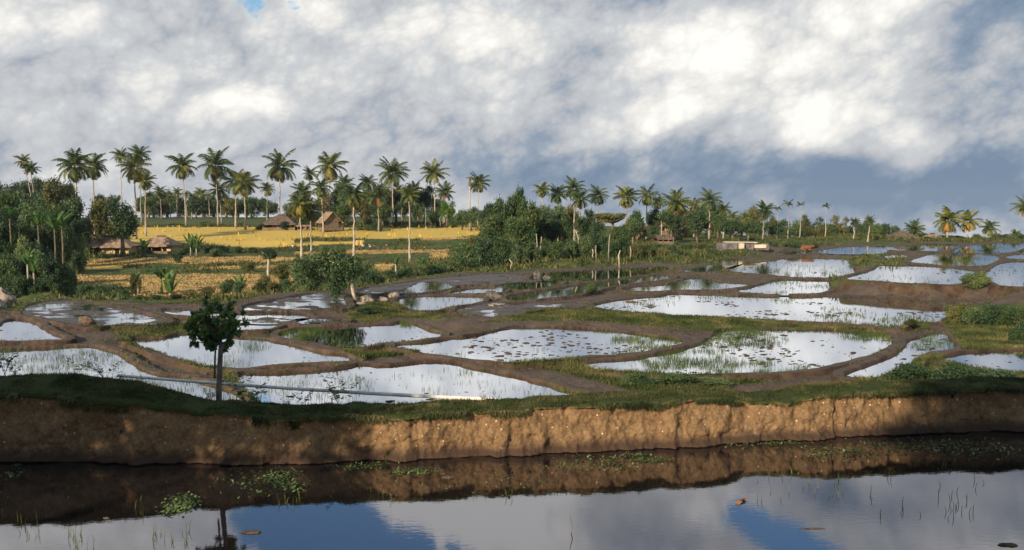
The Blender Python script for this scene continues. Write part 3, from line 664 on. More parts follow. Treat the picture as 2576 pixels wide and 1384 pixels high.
_cnt = {}
def gz(x, y):
    h, _, _ = ground(np.array([x]), np.array([y])); return float(h[0])
def palm(k, X, Y, rad, d, label, variant=None, crowns=None, lean=0.0, slim=1.0, bark=None, group='coconut palms', cat='palm tree', px=None, name='coconut_palm', nuts=True):
    x, y = px if px else A(k, X, Y)
    c = at(x, y, d); rr_ = (rad*.316 if px is None else rad)/F*d
    lx = lean/F*d*.316
    g = gz(c[0]+lx, c[1])-.15
    i = _cnt['p'] = _cnt.get('p', 0)+1; r = random.Random(i*13)
    o = thing(name, label, cat, (c[0]+lx, c[1], g), 0, group)
    H = c[2]-g; mb = MB(); pts = []; rads = []
    for q in range(11):
        s = q/10; pts.append((-lx*s**1.5+math.sin(s*3)*.12*r.uniform(-1, 1), .25*math.sin(s*2.5)*r.uniform(-1, 1), H*s))
        rads.append(slim*(.20*(1-s)**3+.125+.03*(1-s))*min(1.2, .6+H/25))
    mb.tube(pts, rads, 8)
    link('trunk', mb.mesh('trunk', bark or M_BARK, True), o)
    cs = crowns or CROWNS; cm = cs[(variant if variant is not None else i) % len(cs)]
    cr = link('crown', cm, o, (-lx, 0, H)); q_ = rr_*1.22; cr.scale = (q_, q_, q_); cr.rotation_euler = (r.uniform(-.1, .1), r.uniform(-.1, .1), r.random()*6.28)
    if nuts:
        nu = link('coconut_cluster', NUTS, o, (-lx, 0, H)); nu.scale = (rr_, rr_, rr_)
    return o
def tree(k, X, Y, rx, ry, d, kind, label, group=None, cat='tree', name=None, px=None, rows=None, trunkmat=None):
    s = 1.0 if px else .316
    x, y = px if px else A(k, X, Y)
    c = at(x, y, d); ax = rx*s/F*d; azz = ry*s/F*d
    g = gz(c[0], c[1])-.1
    i = _cnt['t'] = _cnt.get('t', 0)+1; r = random.Random(i*7+1)
    top_ = max(c[2]+azz-g, azz*1.1)
    if cat == 'bush': bot = -.1*top_
    elif d > 350: bot = 0
    elif kind in ('w',) or trunkmat: bot = max(top_-2*azz, .1)
    else: bot = min(max(top_-2*azz, 0), top_*.22)
    H = (top_+bot)/2; sz = (top_-bot)/2
    o = thing(name or ('bush' if cat in ('bush', 'shrub') else 'broadleaf_tree'), label, cat, (c[0], c[1], g), 0, group)
    ms = TREE[kind]; cr = link('foliage' if cat == 'bush' else 'crown', ms[i % len(ms)], o, (0, 0, H))
    cr.scale = (ax*1.08, (ax+sz)/2, sz*1.05); cr.rotation_euler = (0, 0, r.random()*6.28)
    mb = MB(); w_ = .05*ax+.035*top_/3+.03; b_ = Vector((r.uniform(-.1, .1)*ax, 0, H-sz*.45))
    mb.tube([(0, 0, -.1), (b_.x*.3+r.uniform(-.05, .05)*ax, 0, b_.z*.5), b_], [w_*1.5, w_, w_*.8], 7, wob=.15)
    for q in range(6):
        a = q*1.05+r.random(); e = Vector((math.cos(a)*ax*.6, math.sin(a)*ax*.5, H+sz*r.uniform(-.2, .45)))
        mb.tube([b_, b_.lerp(e, .5)+Vector((0, 0, -.06*sz)), e], [w_*.6, w_*.35, w_*.12], 5)
    link('stem' if cat == 'bush' else 'trunk', mb.mesh('trunk', trunkmat or M_BARKD, True), o)
    return o
ORD = ['leftmost', 'second', 'third', 'fourth', 'fifth', 'sixth', 'seventh', 'eighth', 'ninth', 'tenth', 'eleventh', 'twelfth', 'thirteenth', 'fourteenth', 'fifteenth', 'sixteenth', 'seventeenth', 'eighteenth', 'nineteenth', 'twentieth', 'twenty-first', 'twenty-second', 'twenty-third', 'twenty-fourth', 'twenty-fifth', 'twenty-sixth', 'twenty-seventh', 'twenty-eighth']
def ordl(i, n):
    return ' leftmost' if i == 0 else ' rightmost' if i == n-1 else ' %s from left' % ORD[i]
def ordl_old(i, n):
    return ' leftmost of them' if i == 0 else ' rightmost of them' if i == n-1 else ' %s from the left' % ORD[i]
def row(base, group, items, cat='bush'):
    items = sorted(items, key=lambda q: q[0]*2038+q[1])
    for i, it in enumerate(items):
        tree(*it, base+','+ordl(i, len(items)) if len(items) > 1 else base, group, cat)

# ---------------------------------------------------------------- palms
for a_ in [
 (0, 185, 155, 62, 260, 'slender palm with pale trunk leaning left, above the left thicket', None, None, 80),
 (0, 245, 215, 60, 250, 'shorter slender palm growing close beside the leaning palm above the left thicket', None, None, 20),
 (0, 595, 195, 142, 210, 'big full coconut palm with a straight brown trunk, behind the left thicket', 3),
 (0, 745, 200, 112, 220, 'coconut palm with wide low fronds just right of the big full palm', 1),
 (0, 960, 112, 66, 300, 'small headed tall palm whose thin trunk fades behind the round tree', 2),
 (0, 1110, 105, 82, 300, 'tallest palm of the cluster of three above the round dark tree', 0),
 (0, 1070, 212, 122, 230, 'broad palm in front of the cluster of three above the round dark tree', 4),
 (0, 1155, 312, 80, 240, 'low yellowish palm tucked under the cluster beside the round dark tree', 1),
 (0, 1450, 195, 112, 300, 'lone coconut palm with a white trunk rising behind the left golden field', 1, None, 20),
 (0, 1715, 190, 138, 290, 'lone broad coconut palm with orange tinged fronds right of the white trunked palm', 3, None, 10),
 (0, 1875, 318, 112, 280, 'yellow green palm leaning among the pair left of the thatched houses', 4),
 (0, 1948, 332, 112, 270, 'yellow green palm with brown trunk beside the golden field, right of the pair', 1),
 (0, 1275, 400, 56, 380, 'small distant palm standing at the edge of the dark green field', 0),
 (0, 1410, 402, 42, 400, 'tiny distant palm touching the white trunked palm on its left', 1),
 (0, 1530, 440, 52, 380, 'tiny distant yellowish palm just right of the white trunked palm', 4),
 (0, 1597, 412, 52, 390, 'tiny distant palm under the left fronds of the lone broad palm', 1),
 (0, 1745, 380, 80, 330, 'distant palm half hidden behind the trunk of the lone broad palm', 0),
 (0, 55, 575, 62, 148, 'dark low palm with brown dead fronds inside the thicket at the left edge', 2),
 (1, 190, 198, 138, 290, 'large drooping coconut palm above the dark thatched house', 3),
 (1, 590, 195, 126, 290, 'tall palm with yellow dead fronds hanging below its crown, above the lit roof', 4),
 (1, 430, 255, 62, 330, 'smaller palm behind and left of the tall palm above the lit roof', 0),
 (1, 348, 500, 112, 172, 'low yellowish palm with white trunk before the golden field, left of a pair', 4),
 (1, 436, 540, 92, 176, 'low palm with grey trunk before the golden field, right of a pair', 1),
 (1, 375, 400, 90, 280, 'dark palm behind the pair standing before the golden field', 0),
 (1, 780, 420, 112, 168, 'coconut palm with orange dead fronds and a tall white trunk down to the shrubs', 4),
 (1, 1085, 250, 122, 290, 'full headed palm with white trunk behind the middle of the golden field', 0),
 (1, 1415, 250, 102, 300, 'palm with a long bright white trunk at the right end of the palm grove', 2),
 (1, 1218, 425, 84, 165, 'slender palm with a dark band on its white trunk, base among the shrubs', 0),
 (1, 1772, 330, 86, 280, 'palm standing apart in the gap right of the palm grove', 0),
 (1, 1505, 400, 80, 300, 'dark palm at the right edge of the grove below the bright trunked palm', 2),
 (1, 1262, 380, 72, 300, 'dark palm with brown centre behind the banded slender palm', 3),
 (1, 1120, 425, 82, 320, 'dark low palm under the full headed palm of the grove', 0),
 (1, 968, 430, 100, 262, 'palm with wide dark fronds left of the full headed palm', 2),
 (1, 890, 330, 72, 300, 'small dark palm rising between the grove and the orange fronded palm', 0),
 (1, 705, 345, 82, 320, 'dark palm behind the orange fronded palm on its left', 2),
 (1, 90, 375, 62, 320, 'yellowish small palm left under the large drooping palm', 4),
 (1, 520, 360, 92, 250, 'dark palm under the tall palm above the lit roof', 3),
 (2, 240, 382, 66, 200, 'first palm of the right hand row with a pale crown', 1),
 (2, 362, 420, 84, 190, 'second palm of the right hand row with dark upright fronds', 0),
 (2, 490, 375, 92, 185, 'highest palm of the right hand row with drooping fronds', 3),
 (2, 545, 455, 84, 180, 'yellow green palm below the highest palm of the right hand row', 4),
 (2, 682, 430, 82, 200, 'palm with hanging fronds left above the flat crowned tree', 3),
 (2, 912, 440, 96, 190, 'palm rising directly behind the flat crowned tree', 1),
 (2, 1075, 430, 86, 200, 'palm with a narrow upright head right of the flat crowned tree', 3),
 (2, 1160, 480, 62, 210, 'small palm between the narrow headed palm and the spiky dark palm', 0),
 (2, 1305, 490, 112, 190, 'large spiky dark palm above the thatched huts on the right', 2),
 (2, 1450, 505, 62, 220, 'small dark palm right of the large spiky palm', 0),
 (2, 1572, 470, 94, 200, 'palm with arching dark fronds, last tall one of the right hand row', 3),
 (2, 1685, 540, 62, 200, 'small palm with a pale trunk right of the arching palm', 0),
 (2, 1750, 595, 56, 190, 'small yellow spotted palm where the right hand row thins out', 4),
 (2, 1862, 600, 52, 200, 'low small palm just left of the dark clump at the end of the row', 0),
 (2, 2010, 545, 76, 190, 'dark ragged palm at the right end of the tree line', 0),
 (3, 690, 640, 42, 180, 'small dark palm poking over the bushes left of the green slope', 0),
 (3, 812, 625, 44, 168, 'slim palm with a white trunk in front of the green slope', 0),
 (3, 1165, 700, 78, 190, 'low dark palm right of the pale walled hut', 2),
 (3, 1432, 625, 118, 182, 'bushy bright yellow coconut palm beyond the far right ponds', 0, 'Y'),
 (3, 1592, 632, 92, 182, 'yellow fronded palm standing just right of the bushy yellow one', 1, 'Y'),
 (3, 1762, 685, 72, 186, 'small yellow tinged palm, rightmost of the three beyond the ponds', 4),
 (3, 2062, 520, 98, 120, 'dark palm cut off by the right edge of the picture', 2),
 (3, 1968, 735, 42, 190, 'tiny dark palm low on the horizon near the right edge', 0)]:
    k_, X_, Y_, r_, d_, lb = a_[:6]; v_ = a_[6] if len(a_) > 6 else None; cy = CROWN_Y if len(a_) > 7 and a_[7] else None; ln = a_[8] if len(a_) > 8 else random.Random(X_).uniform(-12, 12)
    palm(k_, X_, Y_, r_, d_, lb, v_, cy, ln, slim=(.75 if r_ < 90 else .95))
for X_, Y_, r_, lb in ((165, 495, 46, 'betel palm with a flat topped little head, tallest of three on the right horizon'), (260, 498, 36, 'betel palm just right of the tallest one, small tufted head'),
                       (463, 512, 34, 'betel palm standing alone over the bushes, round little head'), (78, 530, 38, 'dark betel palm at the end of the tree line, left of the tallest one')):
    palm(3, X_, Y_, r_, 200, lb, None, CROWN_ARECA, 0, .55, M_BARK, 'betel palms on the right horizon', name='betel_palm')
for i_, (X_, Y_, r_) in enumerate([(1180, 430, 40), (1350, 450, 36), (1480, 420, 34), (1660, 430, 40), (1790, 440, 36), (1960, 450, 36)]):
    palm(0, X_, Y_, r_, 410, 'tiny palm in the far tree line beyond the green field, '+ordl(i_, 6).strip(), i_, None, 5, .8, group='tiny palms in the far tree line')
# headless trunk
c_ = at(*A(1, 1700, 345), 270); g_ = gz(c_[0], c_[1]); o = thing('dead_palm', 'bare headless palm trunk standing beside the palm in the gap', 'dead palm', (c_[0], c_[1], g_))
mb = MB(); mb.tube([(0, 0, 0), (.1, 0, (c_[2]-g_)*.5), (.05, 0, c_[2]-g_)], [.3, .22, .2], 8); link('trunk', mb.mesh('trunk', M_BARKW, True), o)
mb = MB(); mb.tube([(.05, 0, c_[2]-g_-.1), (.1, 0, c_[2]-g_+2.2)], [.45, .35], 8, wob=.5); link('withered_top', mb.mesh('withered_top', M_BARKD), o)

# ---------------------------------------------------------------- trees and bushes
row('dark rounded tree on the far wooded hill behind the leaning palms', 'trees on the far hill', [(0, 20, 300, 70, 60, 430, 'd'), (0, 120, 345, 90, 60, 420, 'd'), (0, 220, 300, 90, 70, 430, 'd'), (0, 330, 290, 90, 70, 430, 'd'), (0, 420, 300, 80, 60, 420, 'd'), (0, 520, 330, 70, 60, 420, 'd'), (0, 820, 420, 90, 50, 400, 'd'), (0, 900, 440, 80, 50, 380, 'd')], 'tree')
row('green tree standing behind the left thicket', 'trees behind the left thicket', [(0, 40, 420, 100, 100, 150, 'g'), (0, 165, 440, 80, 70, 175, 's'), (0, 330, 400, 90, 80, 200, 'd'), (0, 470, 360, 100, 80, 200, 'o'), (0, 560, 460, 90, 90, 185, 'd'), (0, 400, 500, 90, 70, 170, 'g'), (0, 250, 520, 80, 70, 160, 's')], 'tree')
tree(0, 780, 535, 125, 115, 188, 'o', 'round tree with light green leaf tips, left half of the pair behind the thatched hut', 'pair of round trees', 'tree')
tree(0, 965, 560, 150, 135, 182, 'd', 'large round dark tree behind the thatched hut, edge touching the golden field', 'pair of round trees', 'tree')
tree(0, 640, 640, 90, 90, 170, 'd', 'dark tree between the left thicket and the round pair', None, 'tree')
row('dark green bush on the upper slope of the left thicket', 'bushes high in the left thicket', [(0, 30, 640, 90, 90, 135, 's'), (0, 150, 640, 90, 85, 135, 'd'), (0, 280, 645, 90, 80, 138, 's'), (0, 400, 665, 90, 85, 140, 'g'), (0, 520, 680, 80, 80, 150, 'd'), (0, 600, 730, 70, 60, 160, 's')])
row('dark green bush in the middle of the left thicket', 'bushes in the middle of the left thicket', [(0, 40, 800, 95, 90, 115, 'd'), (0, 170, 790, 95, 90, 115, 'f'), (0, 300, 795, 90, 85, 118, 's'), (0, 400, 830, 75, 75, 120, 'd')])
row('leafy bush low in the left thicket', 'bushes low in the left thicket', [(0, 30, 960, 95, 95, 102, 's'), (0, 160, 950, 95, 95, 102, 'd'), (0, 290, 940, 95, 95, 103, 's'), (0, 400, 950, 85, 90, 104, 'd'), (0, 490, 960, 75, 80, 106, 'f'), (0, 550, 1000, 55, 60, 108, 'f')])
row('bush along the foot of the left thicket above the muddy pond', 'bushes at the foot of the left thicket', [(0, 30, 1090, 85, 75, 96, 'f'), (0, 150, 1085, 90, 75, 96, 's'), (0, 285, 1090, 95, 75, 97, 'd'), (0, 410, 1110, 90, 75, 98, 's'), (0, 520, 1130, 65, 60, 100, 's')])
row('low bush in the hedge before the stubble field', 'low hedge before the stubble field', [(0, 690, 1180, 80, 60, 98, 's'), (0, 800, 1175, 70, 60, 98, 's'), (0, 900, 1180, 80, 65, 98, 's'), (0, 990, 1215, 60, 50, 97, 's'), (0, 1120, 1250, 70, 35, 97, 'o'), (0, 1240, 1245, 80, 45, 97, 's'), (0, 1400, 1240, 80, 40, 98, 'o'), (0, 1520, 1215, 90, 45, 99, 'o'), (0, 1660, 1195, 80, 50, 100, 'o'), (0, 1790, 1165, 55, 60, 102, 's'), (0, 1910, 1165, 60, 65, 101, 's'), (1, 20, 1170, 80, 55, 101, 'o'), (1, 150, 1160, 80, 60, 100, 'o'), (1, 230, 1140, 60, 60, 100, 's')])
row('small leafy tree growing in the stubble terraces', 'small trees in the stubble terraces', [(0, 610, 870, 60, 45, 140, 's'), (0, 1080, 1060, 45, 40, 106, 'o'), (0, 1400, 880, 50, 22, 165, 's'), (0, 1720, 860, 90, 28, 180, 's'), (0, 1820, 1150, 50, 70, 104, 's'), (1, 200, 1000, 70, 60, 120, 'o'), (1, 60, 1090, 60, 50, 108, 'o'), (0, 1980, 980, 60, 30, 140, 'o')], 'bush')
row('low dark bush in the green band below the golden field', 'bushes in the green band below the golden field', [(0, 1460, 850, 60, 28, 188, 'd'), (0, 1650, 850, 70, 28, 190, 's'), (0, 1780, 840, 70, 30, 190, 'd'), (0, 1900, 850, 60, 26, 190, 's'), (0, 2010, 850, 60, 26, 190, 's'), (1, 90, 860, 60, 24, 190, 's'), (1, 680, 850, 60, 26, 195, 's'), (1, 560, 850, 40, 20, 195, 'd')])
row('small distant tree beyond the dark green field', 'distant trees beyond the dark green field', [(0, 1180, 480, 70, 60, 380, 's'), (0, 1280, 500, 80, 60, 390, 'o'), (0, 1560, 490, 80, 70, 380, 's'), (0, 1850, 500, 80, 60, 380, 'o'), (0, 1960, 500, 70, 70, 385, 's'), (0, 1150, 480, 85, 90, 400, 'd'), (0, 1220, 458, 102, 90, 420, 'd'), (0, 1330, 446, 119, 97, 430, 'd'), (0, 1420, 468, 102, 74, 420, 's'), (0, 1520, 501, 102, 74, 420, 'd'), (0, 1620, 469, 102, 81, 420, 's'), (0, 1700, 456, 85, 74, 430, 'd'), (0, 1800, 475, 102, 74, 420, 'd'), (0, 1890, 508, 102, 67, 410, 's'), (0, 2000, 499, 102, 90, 400, 'd'), (1, 90, 480, 85, 74, 400, 'd')], 'tree')
row('tree in the grove behind the golden field', 'trees in the palm grove', [(1, 290, 560, 80, 80, 275, 'o'), (1, 400, 600, 90, 70, 262, 'g'), (1, 480, 590, 70, 70, 280, 'd'), (1, 620, 540, 80, 80, 300, 'd'), (1, 720, 500, 80, 120, 290, 'd'), (1, 840, 540, 80, 110, 272, 'o'), (1, 940, 540, 70, 90, 285, 'd'), (1, 1050, 520, 70, 70, 300, 'd'), (1, 1170, 500, 70, 90, 300, 'd'), (1, 1340, 420, 80, 130, 310, 'd'), (1, 1440, 500, 70, 90, 305, 'd'), (1, 660, 400, 70, 110, 305, 'd'), (1, 780, 470, 70, 120, 300, 'd'), (1, 880, 440, 80, 130, 300, 'd'), (1, 1000, 440, 80, 110, 300, 'o'), (1, 1110, 460, 70, 110, 305, 'd'), (1, 1230, 420, 80, 120, 305, 'd'), (1, 540, 480, 80, 90, 300, 'o'), (1, 350, 470, 60, 80, 310, 'd'), (1, 690, 570, 80, 80, 272, 'g'), (1, 1010, 560, 80, 80, 285, 's'), (1, 1290, 540, 70, 90, 300, 's'), (1, 1400, 590, 60, 70, 288, 'd')], 'tree')
tree(1, 1522, 530, 70, 90, 285, 'b', 'bright yellow green tree at the right end of the palm grove', None, 'tree')
row('low bush along the far edge of the golden field', 'bushes along the golden field', [(1, 870, 640, 100, 45, 268, 'g'), (1, 960, 650, 60, 35, 266, 's'), (1, 240, 650, 60, 40, 262, 'd'), (1, 40, 672, 50, 20, 268, 'g'), (0, 1640, 640, 70, 16, 290, 's'), (1, 1020, 640, 50, 35, 290, 'd'), (1, 1130, 650, 60, 30, 290, 'd'), (1, 1260, 640, 60, 35, 290, 'd'), (1, 1450, 640, 60, 40, 290, 'd'), (1, 1560, 630, 60, 50, 285, 'd')])
row('tree filling the gap right of the palm grove', 'trees right of the palm grove', [(1, 1640, 590, 60, 80, 270, 's'), (1, 1710, 570, 60, 90, 265, 'd'), (1, 1790, 600, 70, 70, 250, 's'), (1, 1870, 540, 75, 90, 240, 'd'), (1, 1940, 520, 60, 90, 200, 's')], 'tree')
row('tree in the tall dense clump at the centre of the picture', 'dense central clump', [(2, 55, 350, 60, 62, 150, 'd'), (2, 20, 470, 110, 110, 145, 'g'), (2, 130, 520, 90, 110, 142, 'g'), (1, 1900, 620, 110, 90, 150, 'd'), (1, 1860, 740, 100, 75, 140, 'g'), (2, 60, 660, 110, 110, 135, 'g'), (2, 205, 560, 90, 80, 150, 's')], 'tree')
row('leafy bush on the slope left of the central clump', 'bushes below the central clump', [(1, 1690, 900, 110, 110, 125, 's'), (1, 1830, 880, 110, 130, 122, 's'), (1, 1960, 830, 90, 130, 122, 'd'), (1, 1610, 860, 70, 90, 132, 'f'), (1, 1570, 980, 80, 65, 118, 'f'), (2, 40, 880, 80, 95, 114, 's'), (1, 1720, 790, 70, 50, 145, 'o')])
row('tree in the woods left of the flat crowned tree', 'trees left of the flat crowned tree', [(2, 215, 650, 80, 70, 150, 's'), (2, 330, 640, 80, 60, 150, 'd'), (2, 430, 660, 75, 75, 150, 'd'), (2, 560, 620, 50, 60, 190, 'd'), (2, 250, 540, 70, 80, 180, 'd'), (2, 380, 560, 70, 70, 185, 's'), (2, 480, 560, 60, 70, 190, 'o'), (2, 620, 560, 60, 60, 195, 'd')], 'tree')
row('dense bush behind the upper mud flat', 'bushes behind the upper mud flat', [(2, 150, 850, 60, 100, 117, 's'), (2, 280, 830, 90, 100, 122, 'd'), (2, 380, 860, 90, 90, 118, 'g'), (2, 470, 840, 80, 100, 122, 's'), (2, 590, 830, 80, 95, 122, 's'), (2, 690, 800, 80, 110, 126, 's'), (2, 790, 850, 80, 90, 122, 'd'), (2, 890, 830, 80, 100, 122, 'g'), (2, 975, 870, 60, 70, 120, 'o')])
tree(2, 800, 600, 165, 95, 150, 'w', 'flat crowned spreading tree with layered olive foliage', None, 'tree')
row('tree right of the flat crowned tree', 'trees right of the flat crowned tree', [(2, 860, 720, 100, 80, 140, 'g'), (2, 960, 660, 80, 70, 150, 's'), (2, 1130, 620, 60, 60, 200, 'd'), (2, 990, 560, 60, 60, 205, 's'), (2, 1120, 540, 60, 60, 205, 'd'), (2, 1230, 570, 70, 70, 200, 'd')], 'tree')
row('tree filling the wood below the right hand palms', 'wood below the right hand palms', [(2, 300, 640, 90, 100, 172, 's'), (2, 560, 660, 90, 100, 172, 'd'), (2, 680, 680, 80, 90, 172, 's'), (2, 1000, 640, 70, 80, 178, 'd'), (2, 1120, 700, 70, 50, 172, 's'), (2, 1270, 620, 80, 90, 178, 'd'), (2, 1480, 620, 90, 90, 178, 's'), (2, 1640, 640, 80, 90, 180, 'd'), (2, 1760, 660, 80, 80, 180, 's'), (2, 1880, 660, 80, 80, 180, 'd')], 'tree')
row('shrub on the rust coloured slope beside the ponds', 'shrubs on the rusty slope', [(2, 1060, 870, 60, 55, 124, 'o'), (2, 1130, 850, 60, 60, 127, 'd'), (2, 1210, 880, 60, 50, 125, 'o'), (2, 1270, 850, 50, 50, 128, 's'), (2, 1300, 900, 40, 30, 124, 's')])
row('feathery olive tree behind the stone enclosure', 'feathery trees behind the stone enclosure', [(2, 1330, 640, 110, 110, 235, 'a'), (2, 1340, 740, 110, 90, 220, 'a'), (2, 1440, 680, 90, 110, 235, 'o'), (2, 1550, 690, 90, 90, 238, 'a'), (2, 1620, 630, 70, 70, 255, 's'), (2, 1800, 690, 70, 70, 245, 'a'), (2, 1930, 660, 70, 100, 242, 'd'), (2, 1990, 700, 80, 90, 238, 's'), (2, 1300, 580, 90, 110, 240, 's'), (2, 1460, 620, 100, 110, 240, 'd'), (2, 1600, 600, 90, 110, 240, 's'), (2, 1720, 670, 90, 90, 235, 'd'), (2, 1830, 640, 80, 90, 240, 's'), (2, 1930, 600, 70, 100, 240, 'o'), (2, 1660, 560, 60, 70, 240, 'd'), (2, 1400, 560, 70, 70, 265, 'd'), (2, 1500, 560, 70, 70, 270, 's'), (2, 1700, 640, 60, 60, 260, 'd')], 'tree')
row('dark bush in the belt behind the stone enclosure', 'bushes behind the stone enclosure', [(2, 1400, 852, 80, 37, 145, 's'), (2, 1490, 852, 80, 40, 146, 'o'), (2, 1580, 852, 80, 37, 146, 's'), (2, 1680, 812, 80, 37, 152, 'd'), (2, 1770, 812, 80, 34, 152, 'd'), (2, 1860, 812, 80, 34, 152, 'd'), (2, 1960, 822, 80, 37, 150, 's')])
row('bushy tree in the belt above the far ponds', 'belt of bushes above the far ponds', [(3, 90, 660, 80, 90, 262, 'd'), (3, 270, 680, 90, 80, 262, 's'), (3, 460, 690, 90, 80, 262, 's'), (3, 660, 730, 80, 70, 262, 'd'), (3, 40, 700, 80, 90, 255, 's'), (3, 130, 730, 80, 80, 255, 'd'), (3, 230, 730, 80, 85, 255, 's'), (3, 330, 740, 80, 75, 256, 'o'), (3, 420, 740, 80, 85, 256, 'o'), (3, 500, 730, 80, 85, 258, 's'), (3, 570, 740, 70, 80, 258, 'd'), (3, 640, 720, 60, 80, 262, 'd'), (3, 40, 810, 60, 40, 148, 's'), (3, 200, 800, 90, 40, 150, 's'), (3, 350, 810, 80, 30, 150, 'd')])
row('thin airy tree above the belt of bushes on the right', 'airy trees above the far bushes', [(3, 290, 625, 40, 50, 260, 'a'), (3, 400, 640, 50, 50, 260, 'a'), (3, 540, 640, 40, 60, 260, 'a'), (3, 610, 640, 40, 50, 255, 'a'), (3, 10, 590, 50, 60, 255, 'a')], 'tree')
row('dark tree behind the green slope on the right', 'trees behind the green slope', [(3, 740, 680, 55, 60, 265, 'd'), (3, 800, 650, 55, 60, 270, 'd'), (3, 865, 680, 65, 60, 265, 's'), (3, 930, 700, 55, 60, 265, 's'), (3, 1010, 700, 45, 45, 270, 's')], 'tree')
row('low bush on the horizon around the yellow palms', 'bushes around the yellow palms', [(3, 1120, 766, 40, 30, 205, 's'), (3, 1240, 756, 70, 45, 202, 'd'), (3, 1370, 771, 60, 32, 185, 's'), (3, 1450, 771, 70, 32, 185, 's'), (3, 1530, 781, 60, 28, 185, 'f'), (3, 1660, 756, 60, 40, 220, 'd'), (3, 1820, 751, 60, 40, 200, 's'), (3, 1900, 756, 60, 38, 198, 'd'), (3, 1985, 761, 50, 40, 195, 's'), (3, 2010, 831, 40, 40, 185, 'd')])
tree(3, 1655, 1125, 120, 110, 74, 'g', 'large round green bush on the steep bank above the big pond', None, 'bush')
row('leafy shrub on the grassy knoll at the right edge', 'shrubs on the right knoll', [(3, 1530, 1320, 80, 50, 58, 'o'), (3, 1640, 1330, 90, 55, 57, 's'), (3, 1760, 1325, 90, 55, 57, 's'), (3, 1880, 1330, 90, 55, 57, 'g'), (3, 1990, 1340, 90, 60, 56, 'd'), (3, 2010, 1440, 80, 60, 50, 'd')])
row('shrub in the flowery belt below the stubble edge', 'flowery belt of shrubs', [(1, 880, 960, 60, 50, 114, 's'), (1, 870, 1060, 70, 50, 104, 's'), (1, 970, 1070, 70, 45, 105, 'f'), (1, 1060, 1050, 70, 45, 108, 's'), (1, 1180, 1030, 80, 50, 110, 's'), (1, 1300, 1020, 80, 60, 112, 'f'), (1, 1400, 1020, 70, 50, 113, 's'), (1, 1480, 1000, 70, 55, 115, 'f')])
tree(1, 400, 1020, 110, 110, 98, 's', 'broad green bush behind the leaning dark tree', None, 'bush')
tree(1, 95, 888, 95, 58, 113, 'd', 'small dark tree with a bare white trunk standing in the stubble field', None, 'tree', trunkmat=M_BARKW)
for X_, Y_, rx_, ry_, d_, kd, lb in [(1700, 948, 60, 16, 38, 'd', 'low dark bush on the grassy dyke just behind the sunlit bank'), (1600, 950, 50, 12, 38, 's', 'small low bush on the dyke, left of the larger dark one'), (1800, 962, 60, 12, 38, 's', 'flat spreading weed bush on the dyke right of the dark one'),
        (2290, 930, 60, 30, 38, 'd', 'dark shaded bush at the left end of the grassy ridge on the right'), (2390, 925, 70, 28, 38, 'd', 'dark shaded bush in the middle of the grassy ridge on the right'), (2500, 945, 80, 20, 37, 's', 'low bush at the right end of the grassy ridge'), (2290, 815, 28, 14, 56, 'o', 'small mossy bush on the corner where the dykes meet'),
        (1485, 728, 22, 18, 77, 'g', 'small round bush growing alone on the dyke left of the big bright pond'), (915, 783, 36, 14, 62, 's', 'bright grassy bush on the mound below the leaning tree'), (225, 815, 24, 10, 57, 'd', 'dark clump of weeds on the muddy dyke at left')]:
    tree(None, 0, 0, rx_, ry_, d_, kd, lb, None, 'bush', px=(X_, Y_))

# leaning tree beside the pale rocks
base = at(893, 752, 71); g_ = gz(base[0], base[1]); o = thing('leaning_tree', 'dark spreading tree leaning left on a crooked white trunk beside the pale rocks', 'tree', (base[0], base[1], g_-.1))
def rel(x, y): p_ = at(x, y, 71); return Vector((p_[0]-base[0], 0, p_[2]-g_+.1))
mb = MB(); t0 = rel(900, 757); t1 = rel(888, 735); t2 = rel(884, 700); t3 = rel(872, 676)
mb.tube([t0+Vector((0, 0, -.4)), t1, t2, t3, rel(825, 655)], [.17, .14, .12, .10, .05], 8, wob=.12)
mb.tube([t2, rel(850, 690)+Vector((0, .4, 0)), rel(800, 690)], [.11, .07, .03], 6); mb.tube([t3, rel(875, 650)], [.08, .03], 6)
link('trunk', mb.mesh('trunk', M_BARKW, True), o)
bl_ = []
for (x, y, rx_, ry_) in [(800, 660, 45, 20), (765, 668, 30, 18), (850, 652, 40, 18), (885, 672, 34, 26), (868, 690, 32, 22), (840, 685, 45, 20), (790, 690, 35, 18), (850, 715, 26, 20), (843, 735, 18, 12), (815, 640, 30, 12)]:
    p_ = rel(x, y); bl_.append((p_.x, random.uniform(-1, 1), p_.z, rx_/F*71, rx_/F*71, ry_/F*71))
link('crown', crown_mesh(777, bl_, 9000, .10, [M_LEAFD, M_FLOWER]), o)

# banana plants: stem and long torn paddles
def banana_leaves(seed, n=7, up=.9, droop=1.6):
    r = np.random.default_rng(seed); T = []
    for i in range(n):
        a = i*2.4+r.normal()*.3; e = R(78-32*i/n)*up; hor = np.array([math.cos(a), math.sin(a), 0]); side = np.array([-math.sin(a), math.cos(a), 0])
        P = np.zeros(3); n_s = 10; prev = None
        for k in range(n_s+1):
            q = k/n_s; pe = e-droop*q**2; tt = math.cos(pe)*hor+np.array([0, 0, math.sin(pe)]); w_ = .11*math.sin(math.pi*min(1, .1+.9*q))**.5 if k > 1 else .015
            L, R_ = P+side*w_+np.array([0, 0, -.03]), P-side*w_+np.array([0, 0, -.03]); M_ = P.copy()
            if prev is not None and r.random() > .06:
                T += [[prev[0], prev[2], M_], [prev[0], M_, L], [prev[2], prev[1], R_], [prev[2], R_, M_]]
            prev = (L, R_, M_); P = P+tt/n_s
    return arr_mesh('banana_leaves', T, [M_BANANA], [0]*len(T))
BAN = [banana_leaves(5, 8), banana_leaves(6, 7, 1.05, 1.1), banana_leaves(7, 6, 1.12, .6)]
